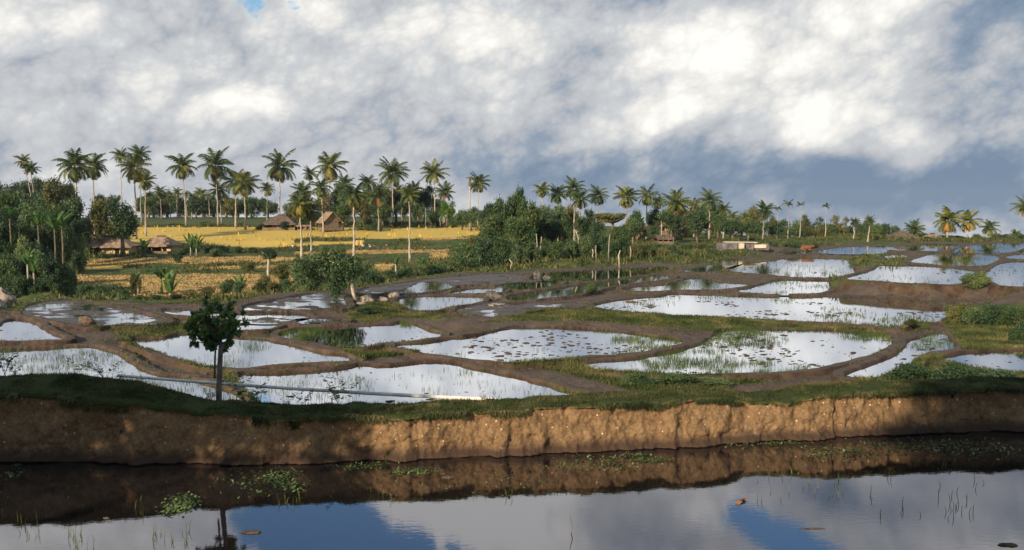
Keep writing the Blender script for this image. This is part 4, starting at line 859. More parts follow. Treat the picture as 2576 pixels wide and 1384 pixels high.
def banana(X, Y, k, hh, d, label, v=0, px=None):
    x, y = px or A(k, X, Y); s = hh*.316/F*d; c = at(x, y, d); g = min(gz(c[0], c[1]), c[2]-s*.3)
    o = thing('banana_plant', label, 'banana plant', (c[0], c[1], g), 0, 'banana plants')
    H = max(c[2]-g-s*.4, .3); mb = MB(); mb.tube([(0, 0, 0), (0.05, 0, H*.6), (0, 0, H+.1*s)], [.16, .12, .07], 8); link('stem', mb.mesh('stem', M_BARKD if Y < 700 and k == 0 else M_BARKW if v == 2 else M_BANANA, True), o)
    l_ = link('leaves', BAN[v], o, (0, 0, H)); l_.scale = (s*1.5, s*1.5, s*1.5); l_.rotation_euler = (0, 0, random.random()*6)
for a_ in [(75, 560, 0, 120, 130, 'banana plant with broad pale leaves high at the left edge', 0), (300, 620, 0, 110, 128, 'banana plant with upright pale leaf at the foot of the leaning palm', 1), (430, 640, 0, 130, 132, 'banana plant with long striped hanging leaves in the left thicket', 1), (490, 640, 0, 130, 134, 'banana plant just right of the striped one in the left thicket', 1),
           (215, 940, 0, 110, 98, 'banana plant with a V of two pale leaves in the middle of the left thicket', 2), (265, 1000, 0, 110, 97, 'banana plant with a narrow upright leaf low in the left thicket', 2), (1145, 830, 0, 80, 180, 'banana plant growing between the two thatched huts', 1), (1515, 810, 0, 90, 185, 'dark banana plant right of the smaller thatched hut', 2), (1560, 815, 0, 90, 184, 'pale upright banana plant right of the smaller thatched hut', 2),
           (1280, 1040, 0, 120, 108, 'large banana plant with drooping leaves on two pale stems in the stubble field', 0), (1350, 1170, 0, 140, 103, 'narrow banana plant with a pale foot right of the two stemmed one', 2), (1912, 1140, 0, 100, 106, 'small banana plant in the stubble field beside the far ditch', 2), (1095, 1090, 0, 60, 106, 'thin young banana plant left of the two stemmed one', 2),
           (1110, 950, 1, 70, 118, 'dark crooked banana plant among the flowery shrubs', 2), (1325, 960, 1, 60, 118, 'thin green banana plant right of the banded palm', 2), (1020, 640, 2, 60, 180, 'bright banana plant left of the thatched huts on the right', 1), (1190, 610, 2, 50, 178, 'pale banana plant directly above the thatched hut on the right', 2), (262, 1215, 1, 60, 96, 'bright green banana sprout beside the broad bush', 2)]:
    banana(*a_)
# bare poles and thin trunks along the wood edge
for i, (k_, X_, y0, y1, d_, lb) in enumerate([(2, 195, 730, 880, 123, 'pair of thin pale trunks, left one, at the edge of the central clump'), (2, 225, 750, 860, 123, 'pair of thin pale trunks, right one, at the edge of the central clump'), (2, 520, 700, 880, 124, 'single thin white trunk left of the flat crowned tree'), (2, 645, 850, 935, 119, 'short thin trunk, left of two near the mud flat'), (2, 672, 820, 940, 118, 'crooked thin trunk, right of two near the mud flat'), (2, 768, 730, 855, 118, 'thin pale trunk below the flat crowned tree'),
        (2, 940, 830, 930, 119, 'crooked pinkish trunk at the foot of the bushes'), (2, 855, 860, 945, 111, 'thin dark trunk between the bushes behind the mud flat'), (1, 2030, 930, 1040, 108, 'short pale post at the edge of the upper mud flat'), (3, 1700, 780, 800, 180, 'tiny post beyond the far right ponds'), (1, 690, 540, 690, 272, 'pale bare trunk right of the lit thatched roof'), (1, 1160, 520, 680, 288, 'white trunk in the middle of the palm grove'), (1, 1225, 500, 680, 288, 'leaning white trunk under the dark brown centred palm'), (1, 1350, 520, 680, 288, 'white forked trunk left of the long bright one'), (1, 1430, 580, 680, 288, 'leaning grey trunk right of the long bright one'), (1, 1465, 590, 680, 288, 'thin grey trunk at the right end of the grove'), (1, 1490, 600, 680, 288, 'leaning thin trunk at the right end of the grove')]):
    xx, ya = A(k_, X_, y0); _, yb = A(k_, X_, y1); p_ = at(xx, yb, d_); g_ = min(gz(p_[0], p_[1]), p_[2]); top_ = at(xx, ya, d_)[2]; r = random.Random(i)
    mb = MB(); H = top_-g_; mb.tube([(0, 0, 0), (r.uniform(-.12, .12), 0, H*.4), (r.uniform(-.15, .15), 0, H*.7), (r.uniform(-.3, .3), 0, H)], [.10, .085, .075, .06], 7, wob=.12)
    link('bare_trunk', mb.mesh('bare_trunk', M_BARK if i < 9 else M_BARKW, True), loc=(p_[0], p_[1], g_), label=lb, cat='bare trunk', group='bare trunks')
# ---------------------------------------------------------------- ripe rice standing in the golden fields
M_RICE = leafmat('ripe_rice', [(.52, .35, .06), (.62, .43, .08), (.70, .50, .10), (.74, .55, .13)], .25, scale=.12, rough=.8)
def tuft_tris(px_, py_, pz_, h, w_, lean=.25, r=rng, n=2):
    out = []
    for _ in range(n):
        a = r.random(len(px_))*6.283; l = r.normal(0, lean, (len(px_), 2))*h[:, None]
        ox, oy = np.cos(a)*w_*.5, np.sin(a)*w_*.5; jx, jy = r.normal(0, .6, len(px_))*w_, r.normal(0, .6, len(px_))*w_
        b0 = np.stack([px_-ox+jx, py_-oy+jy, pz_], 1); b1 = np.stack([px_+ox+jx, py_+oy+jy, pz_], 1)
        tp = np.stack([px_+jx+l[:, 0], py_+jy+l[:, 1], pz_+h*(.75+.5*r.random(len(px_)))], 1)
        out.append(np.stack([b0, b1, tp], 1))
    return np.concatenate(out)
def scatter(mask, n, w=None):
    idx = np.where(mask)[0]
    if len(idx) == 0: return idx
    return rng.choice(idx, n, p=None if w is None else w[idx]/w[idx].sum())
def jit(idx, a=.5):
    rr_ = np.hypot(gx[idx], gy[idx]); s = rr_*.0009*a
    x = gx[idx]+rng.normal(0, 1, len(idx))*s; y = gy[idx]+rng.normal(0, 1, len(idx))*s*3
    return x, y, gh[idx]
front_m = (np.abs(np.arctan2(gx, gy)) < .6) & (gy > 24)
area = np.hypot(gx, gy)**3        # true ground area of a cell, so that plants stand evenly on the land
idx = scatter((gold > .5) & front_m, 46000, area)
x, y, z = jit(idx, 1.5); h = np.full(len(x), .85)*(.85+.3*rng.random(len(x)))
T = tuft_tris(x, y, z, h, .55, .12)
link('ripe_rice', arr_mesh('ripe_rice', T, [M_RICE], np.zeros(len(T))), label='golden ripe rice standing in the terraced fields below the palms', cat='rice', kind='stuff')
idx = scatter((stub > .5) & front_m, 16000, area); x, y, z = jit(idx, 1.5)
M_STUB = leafmat('rice_stubble', [(.12, .13, .04), (.30, .22, .08), (.46, .33, .14), (.55, .40, .18)], .2, scale=.3, rough=.9)
T = tuft_tris(x, y, z, .08+.16*rng.random(len(x))**2, .28, .2)
link('rice_stubble', arr_mesh('rice_stubble', T, [M_STUB], np.zeros(len(T))), label='dry cut rice stubble on the lower valley terraces', cat='stubble', kind='stuff')

# ---------------------------------------------------------------- grass and ground cover
M_GRASS = leafmat('grass_blades', [(.026, .044, .014), (.055, .080, .022), (.11, .13, .038), (.24, .20, .085)], .3, scale=.5, rough=.7)
dist = np.hypot(gx, gy)
gm = (grass > .5) & front_m & (gold < .5) & (stub < .5)
idx = scatter(gm & (dist < 75), 70000, area); x, y, z = jit(idx)
n3 = fbm(x, y, .35, 3)+.5; h = (.05+.16*n3**2+.10*rng.random(len(x))**3)
T = [tuft_tris(x, y, z, h, .05, .45)]
idx = scatter(gm & (dist >= 75) & (dist < 330), 90000, area); x, y, z = jit(idx, 1.5); n3 = fbm(x, y, .12, 4)+.5
T.append(tuft_tris(x, y, z, (.08+np.clip((n3-.47)*7, 0, 1)*(.2+.9*rng.random(len(x))))*.75, .26, .5))
idx = scatter((grass <= .5) & (gins < 0) & (gnear < 4) & front_m & (dist < 150), 26000, area); x, y, z = jit(idx); k_ = fbm(x, y, .5, 3) > .02
x, y, z = x[k_], y[k_], z[k_]; T.append(tuft_tris(x, y, z, .05+.12*rng.random(len(x)), .05, .5))
T = np.concatenate(T); link('grass', arr_mesh('grass', T, [M_GRASS], np.zeros(len(T))), label='short green grass on the dykes and valley slopes', cat='grass', kind='stuff')

# turf along the top of the near bank
n = 95000; x = rng.uniform(-17, 19, n); by_, lz_, cz_ = bank_at(x); o_ = rng.random(n)**1.0*2.6+.16
lzw = np.interp(x, bx, lipz_w); czw = np.interp(x, bx, crz_w)
s_ = np.clip((o_-.22)/1.03, 0, 1); z = np.where(o_ < 1.25, lzw+(czw-lzw)*np.sin(s_*math.pi/2), czw*(1-np.clip((o_-1.25)/3.2, 0, 1))**1.4-2.1*(1-(1-np.clip((o_-1.25)/3.2, 0, 1))**1.4))
bare = (fbm(x, o_, .8, 3)+.18*np.exp(-((x-7)/4)**2) > .17) & (o_ < 1.0); x, o_, z, by_ = x[~bare], o_[~bare], z[~bare], by_[~bare]
T = tuft_tris(x, by_+o_, z-.02, .025+.07*(fbm(x, o_, 1.1, 3)+.5)**2+.07*rng.random(len(x))**5, .022, .55)
# tufts hanging over the lip and rooted in the face
n = 16000; x2 = rng.uniform(-17, 19, n); q2 = fbm(x2, x2*0+2, .9, 3)+.5; keep = q2 > .42; x2, q2 = x2[keep], q2[keep]; b2 = np.interp(x2, bk[:, 0], bk[:, 1]); l2 = np.interp(x2, bx, lipz_w)
dz = rng.random(len(x2))**1.7*.20*q2*np.where(x2 < -5, 2.4, 1); T2 = tuft_tris(x2, b2+.12-.1*rng.random(len(x2)), l2-dz, -.05-.05*rng.random(len(x2)), .03, .6)
T2[:, :, 1] -= np.array([.0, .0, .07])
M_TURF = leafmat('turf_blades', [(.022, .034, .012), (.045, .064, .020), (.085, .100, .032), (.20, .165, .075)], .25, scale=1.1, rough=.75)
T = np.concatenate([T, T2]); link('bank_turf', arr_mesh('bank_turf', T, [M_TURF], np.zeros(len(T))), label='green turf growing along the top of the near earth bank', cat='grass', kind='stuff')

# ---------------------------------------------------------------- rice seedlings and clods standing in the ponds
M_SEED = leafmat('rice_seedling', [(.03, .055, .012), (.06, .10, .02), (.13, .18, .04), (.22, .26, .07)], .3, scale=.8, rough=.6)
zs_ = np.array([c['z'] for c in PONDS]); mudp = np.array([c['mud'] > 0 for c in PONDS])
w_in = np.zeros(len(gx)); inn = gins >= 0
dens = {4: 1.8, 5: .9, 6: .9, 2: .25, 3: .18, 0: .15, 1: .3, 7: .5, 8: .2, 9: 1.5, 10: .8, 11: .5, 12: .3}
dm = np.array([dens.get(i, .18) for i in range(len(PONDS))])
cl = np.clip((fbm(gx*1.0, gy*.6, .22, 3)+.06)*9, 0, 1)*np.clip((fbm(gx, gy, 1.3, 3)+.10)*5, .03, 1)
w_in[inn] = dm[gins[inn]]*cl[inn]*area[inn]
lf = np.clip((.10-(np.abs(gx[inn]*.0)))*0+1, 0, 1)
ok = inn & front_m
idx = scatter(ok & (dist < 62), 15000, w_in); x, y, _ = jit(idx); z = zs_[gins[idx]]
T = [tuft_tris(x, y, z-.03, .12+.20*rng.random(len(x))**1.5, .015, .22, n=2)]
idx = scatter(ok & (dist >= 62), 3200, w_in); x, y, _ = jit(idx, 1.2); z = zs_[gins[idx]]
T.append(tuft_tris(x, y, z-.03, .12+.16*rng.random(len(x))**1.5, .04, .2, n=2))
# reeds along the dark feet of the banks
sel = ok & np.isin(gins, [5, 6, 9, 26]) ; 
T = np.concatenate(T); link('rice_seedlings', arr_mesh('rice_seedlings', T, [M_SEED], np.zeros(len(T))), label='thin green rice seedlings standing in the flooded paddies', cat='seedlings', kind='stuff')
wc = inn*1.0*np.clip((fbm(gx, gy, .30, 3)-.02)*6, 0, 1)*np.where(np.isin(gins, [6, 9, 5, 7]), 1.8, .30)*area
idx = scatter(ok & (dist < 110), 1900, wc+1e-9); x, y, _ = jit(idx); z = zs_[gins[idx]]
base_ = np.array([[math.cos(a)*r_, math.sin(a)*r_, zz] for r_, zz in ((1, -.3), (.8, .35), (.35, .8)) for a in np.arange(7)*2*math.pi/7]+[[0, 0, .85]])
sc = (.03+.11*rng.random(len(x))**3)[:, None, None]; V_ = base_[None]*np.array([1, 1, .35])*sc*(1+.3*rng.normal(size=(len(x), 22, 1)))
ra = rng.random(len(x))*6.28; V_[:, :, 0] *= 1.6
V_ = V_+np.stack([x, y, z], 1)[:, None]
f0 = [(k*7+j, k*7+(j+1) % 7, (k+1)*7+(j+1) % 7, (k+1)*7+j) for k in range(2) for j in range(7)]+[(14+j, 14+(j+1) % 7, 21, 21) for j in range(7)]
tri = []
for a, b_, c_, d_ in f0:
    tri.append((a, b_, c_));
    if c_ != d_: tri.append((a, c_, d_))
tri = np.array(tri); FF = (tri[None]+np.arange(len(x))[:, None, None]*22).reshape(-1, 3)
M_CLOD = simple('mud_clod', (.04, .032, .024), (.10, .075, .05), 3, .85)
link('mud_clods', mesh_np('mud_clods', V_.reshape(-1, 3), FF, M_CLOD, True), label='small dark mud clods breaking the surface of the flooded paddies', cat='mud', kind='stuff')

# ---------------------------------------------------------------- near pond: floating weeds, sprigs, twigs
def near_xy(px_, py_): p_ = unproj(px_, py_, 0.0); return p_[0], p_[1]
T = []
for (xa, xb, ya, yb, n, dark) in [(1560, 1690, 1142, 1160, 260, 0), (1340, 1600, 1150, 1185, 220, 0), (1860, 2330, 1105, 1150, 620, 0), (1980, 2010, 1095, 1130, 60, 0), (2300, 2570, 1098, 1160, 300, 0), (640, 760, 1176, 1225, 420, 0), (860, 1060, 1160, 1190, 330, 0), (430, 540, 1245, 1300, 520, 0), (540, 760, 1150, 1260, 160, 0), (20, 60, 1170, 1200, 40, 0), (1100, 1340, 1165, 1240, 60, 0)]:
    cl_ = rng.random((5, 2)); wh = rng.integers(0, 5, n); px_ = xa+(xb-xa)*(cl_[wh, 0]+rng.normal(0, .16, n)); py_ = ya+(yb-ya)*(cl_[wh, 1]+rng.normal(0, .14, n))
    for a, b_ in zip(px_, py_):
        x, y = near_xy(a, b_); q = rng.random()*6.28; s = .018+.03*rng.random(); z = .004+.05*rng.random()**2; u = np.array([math.cos(q), math.sin(q), rng.normal()*.4])*s; v = np.array([-math.sin(q), math.cos(q), rng.normal()*.4])*s*.6
        c_ = np.array([x, y, z]); T += [[c_-u, c_+v, c_+u], [c_-u, c_+u, c_-v]]
M_FLOAT = leafmat('water_weed', [(.03, .06, .02), (.07, .12, .035), (.14, .20, .06), (.35, .38, .18)], .2, scale=2.0)
link('water_weed', arr_mesh('water_weed', T, [M_FLOAT], [0]*len(T)), label='low leafy water weeds floating below the near bank', cat='water weed', kind='stuff')
mb = MB(); r = random.Random(4)
for (xa, xb, ya, yb, n) in [(170, 240, 1340, 1384, 22), (380, 480, 1330, 1375, 22), (40, 110, 1300, 1350, 6), (60, 100, 1290, 1384, 6), (1900, 2120, 1190, 1260, 26), (2180, 2480, 1200, 1300, 22), (2360, 2400, 1165, 1190, 8), (1260, 1300, 1225, 1260, 6), (700, 760, 1240, 1280, 10), (340, 370, 1255, 1300, 4), (900, 1000, 1230, 1260, 6), (2380, 2440, 1260, 1310, 10)]:
    for _ in range(n):
        x, y = near_xy(r.uniform(xa, xb), r.uniform(ya, yb)); h = r.uniform(.06, .20); q = r.uniform(-.05, .05)
        mb.tube([(x, y, -.02), (x+q*.4, y, h*.6), (x+q*1.2, y+r.uniform(-.02, .02), h)], [.006, .005, .002], 4)
link('water_sprigs', mb.mesh('water_sprigs', M_SEED), label='sparse thin sprigs standing in the near pond', cat='sprigs', kind='stuff')
x, y = near_xy(1436, 1340); mb = MB(); mb.tube([(x, y, -.02), (x+.03, y, .12), (x+.005, y, .22), (x-.02, y, .34)], [.010, .010, .008, .004], 6); link('twig', mb.mesh('twig', M_BARKD), label='bent dark twig standing upright in the near pond', cat='twig')
def lump(name, px_, py_, w_, d_, h, mat, label, cat, seed=1, z0=0.0, pos=None, part=None):
    r = np.random.default_rng(seed)
    import bmesh
    bm = bmesh.new(); bmesh.ops.create_icosphere(bm, subdivisions=4, radius=1.0)
    co = np.array([v.co[:] for v in bm.verts])
    pl = r.normal(size=(7, 3)); pl /= np.linalg.norm(pl, axis=1, keepdims=True)
    for q in pl: dd = co @ q; cut = .62+.2*r.random(); co -= np.outer(np.maximum(0, dd-cut), q)*.85
    nn_ = fbm(co[:, 0]*2+seed, co[:, 1]*2+co[:, 2]*3, 1.6, 4)[:, None]; co *= 1+nn_*.55
    co *= np.array([w_/2, d_/2, h]); co[:, 2] = np.maximum(co[:, 2], -h*.45)
    for v, c_ in zip(bm.verts, co): v.co = c_
    me_ = bpy.data.meshes.new(name); bm.to_mesh(me_); bm.free(); me_.materials.append(mat); me_.polygons.foreach_set('use_smooth', [True]*len(me_.polygons))
    if pos is None: x_, y_ = near_xy(px_, py_); pos = (x_, y_, z0)
    return link(name, me_, loc=pos, label=label, cat=cat)
M_LUMP = simple('wet_lump', (.05, .035, .022), (.14, .09, .05), 8, .6)
M_DLEAF = simple('dead_leaf', (.22, .10, .04), (.36, .18, .08), 9, .7)
lump('mud_lump', 632, 1340, .42, .16, .03, M_LUMP, 'dark flat mud lump in the blue reflection at lower left', 'mud', 3)
lump('mud_lump', 1127, 1202, .30, .16, .06, M_LUMP, 'dark mud lump in the shaded water left of the sunlit bank', 'mud', 4)
lump('mud_lump', 2535, 1372, .36, .14, .04, M_LUMP, 'mottled mud lump in the bottom right corner of the pond', 'mud', 5)
lump('mud_lump', 268, 1304, .14, .05, .03, M_LUMP, 'small dark lump floating in the lower left water', 'mud', 6)
lump('mud_lump', 2040, 1330, .50, .07, .015, M_LUMP, 'thin flat streak of mud above the dark blue reflection', 'mud', 7)
T = []
for k in range(5):
    x, y = near_xy(1858+k*4, 1268-k*3); q = k*1.3; u = np.array([math.cos(q), math.sin(q), .25])*.08; v = np.array([-math.sin(q), math.cos(q), .5])*.05; c_ = np.array([x, y, .03]); T += [[c_-u, c_+v, c_+u], [c_-u, c_+u, c_-v]]
link('dead_leaf', arr_mesh('dead_leaf', T, [M_DLEAF], [0]*len(T)), label='curled brown dead leaf floating on the near pond', cat='leaf')
# loose stones in the face of the bank
M_STONE = simple('pale_stone', (.45, .36, .24), (.75, .64, .48), 20, .9)
M_STONED = simple('grey_stone', (.045, .040, .036), (.20, .18, .155), 2.5, .9, .03, bscale=6)

# ---------------------------------------------------------------- foreground tree on the bank, its prop and the long pole
M_LEAFBIG = leafmat('glossy_leaf', [(.026, .068, .024), (.055, .120, .034), (.11, .19, .05), (.26, .32, .08)], .40, scale=1.3, rough=.35)
d0 = 21.45
p_ = at(549, 1008, d0+.4); g_ = p_[2]
tr = thing('young_tree', 'young round crowned tree with big glossy leaves standing on the near bank', 'tree', (p_[0], p_[1], g_-.1))
def rl(x, y, dy=0.0): q = at(x, y, d0+.4); return Vector((q[0]-p_[0], dy, q[2]-g_+.1))
mb = MB(); top_ = rl(556, 868); mb.tube([(0, 0, -.35), rl(551, 975), rl(553, 920), top_, rl(548, 835)], [.085, .068, .062, .058, .04], 10, wob=.10)
r = random.Random(8); tips = []
cc = rl(541, 818); RX, RZ = .86, .72
brs = MB()
for k in range(30):
    a = k*2.4; ez = 1-2*(k+.5)/30; hr = math.sqrt(1-ez*ez); fr = r.uniform(.5, .98); e = cc+Vector((math.cos(a)*hr*RX*fr, math.sin(a)*hr*RX*fr, ez*RZ*fr))
    s0 = rl(549, 850)+Vector((0, 0, -.08+.25*max(0, ez))); brs.tube([s0, s0.lerp(e, .5)+Vector((0, 0, -.04)), e], [.022, .014, .006], 5); tips.append((e, (e-cc).normalized()))
link('trunk', mb.mesh('trunk', simple('grey_bark', (.10, .085, .075), (.24, .21, .19), 6, .9, .01), True), tr)
link('branches', brs.mesh('branches', M_BARKD, True), tr)
T = []; rg = np.random.default_rng(5)
cents = [(e, n_) for e, n_ in tips]
for k in range(50):
    n_ = Vector(rg.normal(size=3)).normalized(); q = .45+.55*rg.random()**.5; cents.append((cc+Vector((n_.x*RX*q*.8, n_.y*RX*q*.8, n_.z*RZ*q*.8)), n_))
for e, n_ in cents:
    n_ = (n_+Vector((0, 0, .25))).normalized()
    for j in range(14):
        a = j*2.4+rg.random(); sd = n_.cross(Vector((.3, .2, .9))).normalized(); s2 = n_.cross(sd)
        op = .25+.75*(j/14); dv = (n_*(1.1-op)+(sd*math.cos(a)+s2*math.sin(a))*op+Vector((0, 0, -.10))).normalized(); L = .12+.085*rg.random(); Wd = L*.24
        wv = dv.cross(n_ if abs(dv.dot(n_)) < .95 else Vector((0, 0, 1))).normalized(); up = wv.cross(dv).normalized()
        P = [e, e+dv*L*.35+up*.008, e+dv*L*.72, e+dv*L-up*.03]; ws = [.15, .8, 1.0, 0]
        c0 = [np.array(P[i]+wv*Wd*ws[i]) for i in range(4)]; c1 = [np.array(P[i]-wv*Wd*ws[i]) for i in range(4)]; cm_ = [np.array(P[i]-up*.010) for i in range(4)]
        for i in range(3):
            T += [[c0[i], cm_[i], cm_[i+1]], [cm_[i], c1[i], c1[i+1]]]
            if i < 2: T += [[c0[i], cm_[i+1], c0[i+1]], [cm_[i], c1[i+1], cm_[i+1]]]
link('crown', arr_mesh('crown', T, [M_LEAFBIG], [0]*len(T)), tr)
q0 = at(540, 952, d0+.15); q1 = at(543, 860, d0+.2); mb = MB(); mb.tube([(0, 0, 0), ((q1[0]-q0[0])*.5, 0, (q1[2]-q0[2])*.5), (q1[0]-q0[0], q1[1]-q0[1], q1[2]-q0[2])], [.026, .024, .02], 7)
link('prop_stick', mb.mesh('prop_stick', simple('stick_wood', (.07, .055, .05), (.14, .11, .09), 8, .9), True), loc=tuple(q0), label='thin dark prop stick between the long pole and the young tree crown', cat='stick')
M_BAMBOO = simple('weathered_bamboo', (.70, .67, .60), (.90, .87, .80), 2.2, .6, .003, detail=3)
e0 = at(296, 945, 24.4); e1 = at(1268, 1007, 22.55); N_ = 14
t = thing('bamboo_pole', 'long weathered bamboo pole laid level along the top of the near bank', 'pole', tuple(e0))
mb = MB(); nd = MB(); P = []
for k in range(N_*2+1):
    s = k/(N_*2); P.append(Vector((e1[0]-e0[0], e1[1]-e0[1], e1[2]-e0[2]))*s+Vector((0, 0, -.05*math.sin(math.pi*s))))
mb.tube(P, [.040+.014*(k/(N_*2)) for k in range(N_*2+1)], 12); link('culm', mb.mesh('culm', M_BAMBOO, True), t)
for k in range(1, N_*2, 2):
    dv = (P[k+1]-P[k]).normalized(); w_ = .040+.014*k/(N_*2)+.005; nd.tube([P[k]-dv*.012, P[k]+dv*.012], [w_, w_], 12)
link('node_rings', nd.mesh('node_rings', M_BAMBOO, True), t)

# broad leaved weeds along the bank
def weed_mesh(seed, ns=6, lean=.35):
    r = np.random.default_rng(seed); T = []
    for i in range(ns):
        a = r.random()*6.28; d_ = np.array([math.cos(a)*lean, math.sin(a)*lean, 1.0])*(.6+.4*r.random()); P = np.zeros(3)
        for k in range(9):
            q = (k+1)/9; Pn = d_*q+np.array([math.cos(a), math.sin(a), 0])*.35*q*q*r.random(); w_ = np.array([.012, 0, 0]); T.append([P-w_, P+w_, Pn])
            if k > 1:
                for sg in range(2):
                    b_ = r.random()*6.28; dv = np.array([math.cos(b_), math.sin(b_), .25*r.normal()+.1]); L = .20*(1.2-q*.5); sd = np.cross(dv, [0, 0, 1.])*.28
                    T += [[Pn, Pn+dv*L*.5+sd*L, Pn+dv*L], [Pn, Pn+dv*L, Pn+dv*L*.5-sd*L]]
            P = Pn
    return arr_mesh('weed', T, [M_BUSH], [0]*len(T))
WEED = [weed_mesh(1, 7), weed_mesh(2, 6, .6), weed_mesh(3, 9, .8)]
for i, (X_, Y_, h, dd, lb) in enumerate([(12, 940, 62, 24.2, 'leafy weed at the left edge on top of the near bank'), (205, 942, 38, 24.4, 'weed with pointed leaves standing above the shaded turf at left'), (262, 950, 40, 24.3, 'weed with arching leaves left of the end of the pole'), (300, 962, 26, 24, 'small weed at the left end of the pole'), (360, 968, 22, 23.5, 'tiny weed under the left half of the pole'),
        (625, 1015, 62, 22.9, 'tall weed right of the young tree trunk'), (530, 1008, 30, 22.9, 'small dark weed at the foot of the young tree'), (765, 1020, 36, 22.8, 'weed right of the tall one beside the young tree'), (852, 1018, 62, 22.7, 'bushy weed in front of the middle of the pole'), (1215, 1006, 16, 22.6, 'tiny weed touching the right end of the pole'),
        (720, 1020, 20, 22.8, 'short weed between the two taller ones on the bank'), (2050, 990, 14, 23.5, 'small tuft on the bank crest at right'), (40, 948, 40, 24.0, 'dark weed second from the left edge on the near bank')]):
    q = at(X_, Y_, dd); by_, l_, c_ = bank_at(q[0]); s = h*1.45/F*dd
    o = link('weed', WEED[i % 3], loc=(q[0], q[1], q[2]-.03), label=lb, cat='weed', group='weeds on the near bank'); o.scale = (s, s, s); o.rotation_euler = (0, 0, i*1.7)

# ---------------------------------------------------------------- rocks
def rock(x, y, d, w_, h, label, mat, seed, name='rock'):
    p_ = at(x, y, d); g_ = gz(p_[0], p_[1]); W_ = w_/F*d; H_ = h/F*d
    lump(name, 0, 0, W_, W_*.8, H_*.8, mat, label, 'rock', seed, pos=(p_[0], p_[1], g_+H_*.25))
M_ROCKP = simple('pale_rock', (.085, .072, .06), (.36, .31, .255), 2.2, .9, .05, lo=.40, hi=.55)
rock(12, 780, 68, 58, 42, 'large pale mottled boulder at the left edge beside the muddy pond', M_ROCKP, 11); rock(-4, 798, 66, 50, 22, 'lower pale boulder lying against the large one at the left edge', M_ROCKP, 12)
rock(925, 742, 71, 38, 20, 'pale boulder right of the leaning tree trunk', M_ROCKP, 13); rock(905, 752, 69, 34, 9, 'flat pale stone slab at the foot of the leaning tree', M_ROCKP, 14)
rock(965, 742, 73, 26, 12, 'small pale stone, left one of two beside the boulder', M_ROCKP, 15); rock(990, 738, 74, 30, 14, 'small pale stone, right one of two beside the boulder', M_ROCKP, 16)
rock(1243, 745, 74, 46, 22, 'dark boulder with pale streaks on the mud dyke in the middle', M_STONED, 17); rock(1248, 765, 69, 50, 6, 'flat sunlit stone ledge below the dark boulder', M_ROCKP, 18); rock(1235, 728, 79, 36, 12, 'dark low stone behind the streaked boulder', M_STONED, 19)
rock(1352, 690, 98, 24, 20, 'dark upright boulder standing in the far mud flat', M_STONED, 20); rock(1375, 697, 95, 26, 12, 'brown low stone right of the upright dark boulder', M_STONED, 21)
rock(218, 826, 56, 50, 20, 'brown pointed clod of earth on the grassy dyke at left', simple('earth_clod', (.09, .065, .045), (.20, .14, .10), 4, .95), 22)
rock(1640, 742, 68, 30, 14, 'dark low stone on the dyke right of the lone bush', M_STONED, 23); rock(1590, 735, 71, 60, 12, 'brown earth hump on the dyke right of the lone bush', simple('earth_hump', (.10, .06, .04), (.24, .15, .09), 3, .95), 24)
rock(2055, 787-0, 57, 24, 6, 'small stone lying at the edge of the big bright pond', M_STONED, 25)

# stone enclosure
M_CONC = simple('rough_masonry', (.10, .09, .095), (.26, .24, .24), 1.5, .95, .03, bscale=5); M_PALEW = simple('pale_wall', (.62, .52, .38), (.80, .70, .55), 1.2, .9)
p_ = at(1875, 640, 139); g_ = gz(p_[0], p_[1]); u = 139/F
t = thing('stone_enclosure', 'low roofless stone enclosure with pale patches behind the upper ponds', 'stone wall', (p_[0], p_[1], g_-.15), R(4))
mb = MB()
for (cx, w_, h, y0, dp) in [(-40, 36, 20, 0, .5), (0, 44, 19, .5, .5), (38, 50, 15, 1.2, .5), (-4, 100, 17, 3.2, .4)]: mb.box((cx*u, y0, h*u/2), (w_*u, dp, h*u))
for cx in (-57, -22, 20, 60): mb.box((cx*u, 1.7, 8*u), (.4, 2.6, 16*u))
link('wall', mb.mesh('wall', M_CONC), t)
mb = MB(); mb.box((-12*u, -.1, 11*u), (12*u, .9, 14*u)); link('pale_patch', mb.mesh('pale_patch', M_PALEW), t)  # paler blocks set against the wall
mb = MB(); mb.box((41*u, .8, 9.5*u), (38*u, .35, 9*u)); link('pale_patch', mb.mesh('pale_patch', M_PALEW), t)
mb = MB(); mb.box((-12*u, -.56, 2.6*u), (9*u, .03, 4*u)); link('opening_shade', mb.mesh('opening_shade', simple('painted_shade', (.01, .01, .01), (.02, .02, .02))), t)  # near-black panel, the shade of an opening put in as colour
mb = MB(); mb.box((-10*u, .6, 20.5*u), (84*u, 1.3, 1.6*u), tilt=(0, .015)); mb.box((-44*u, -.9, 1*u), (50*u, .8, 1.6*u)); link('coping', mb.mesh('coping', M_PALEW), t)

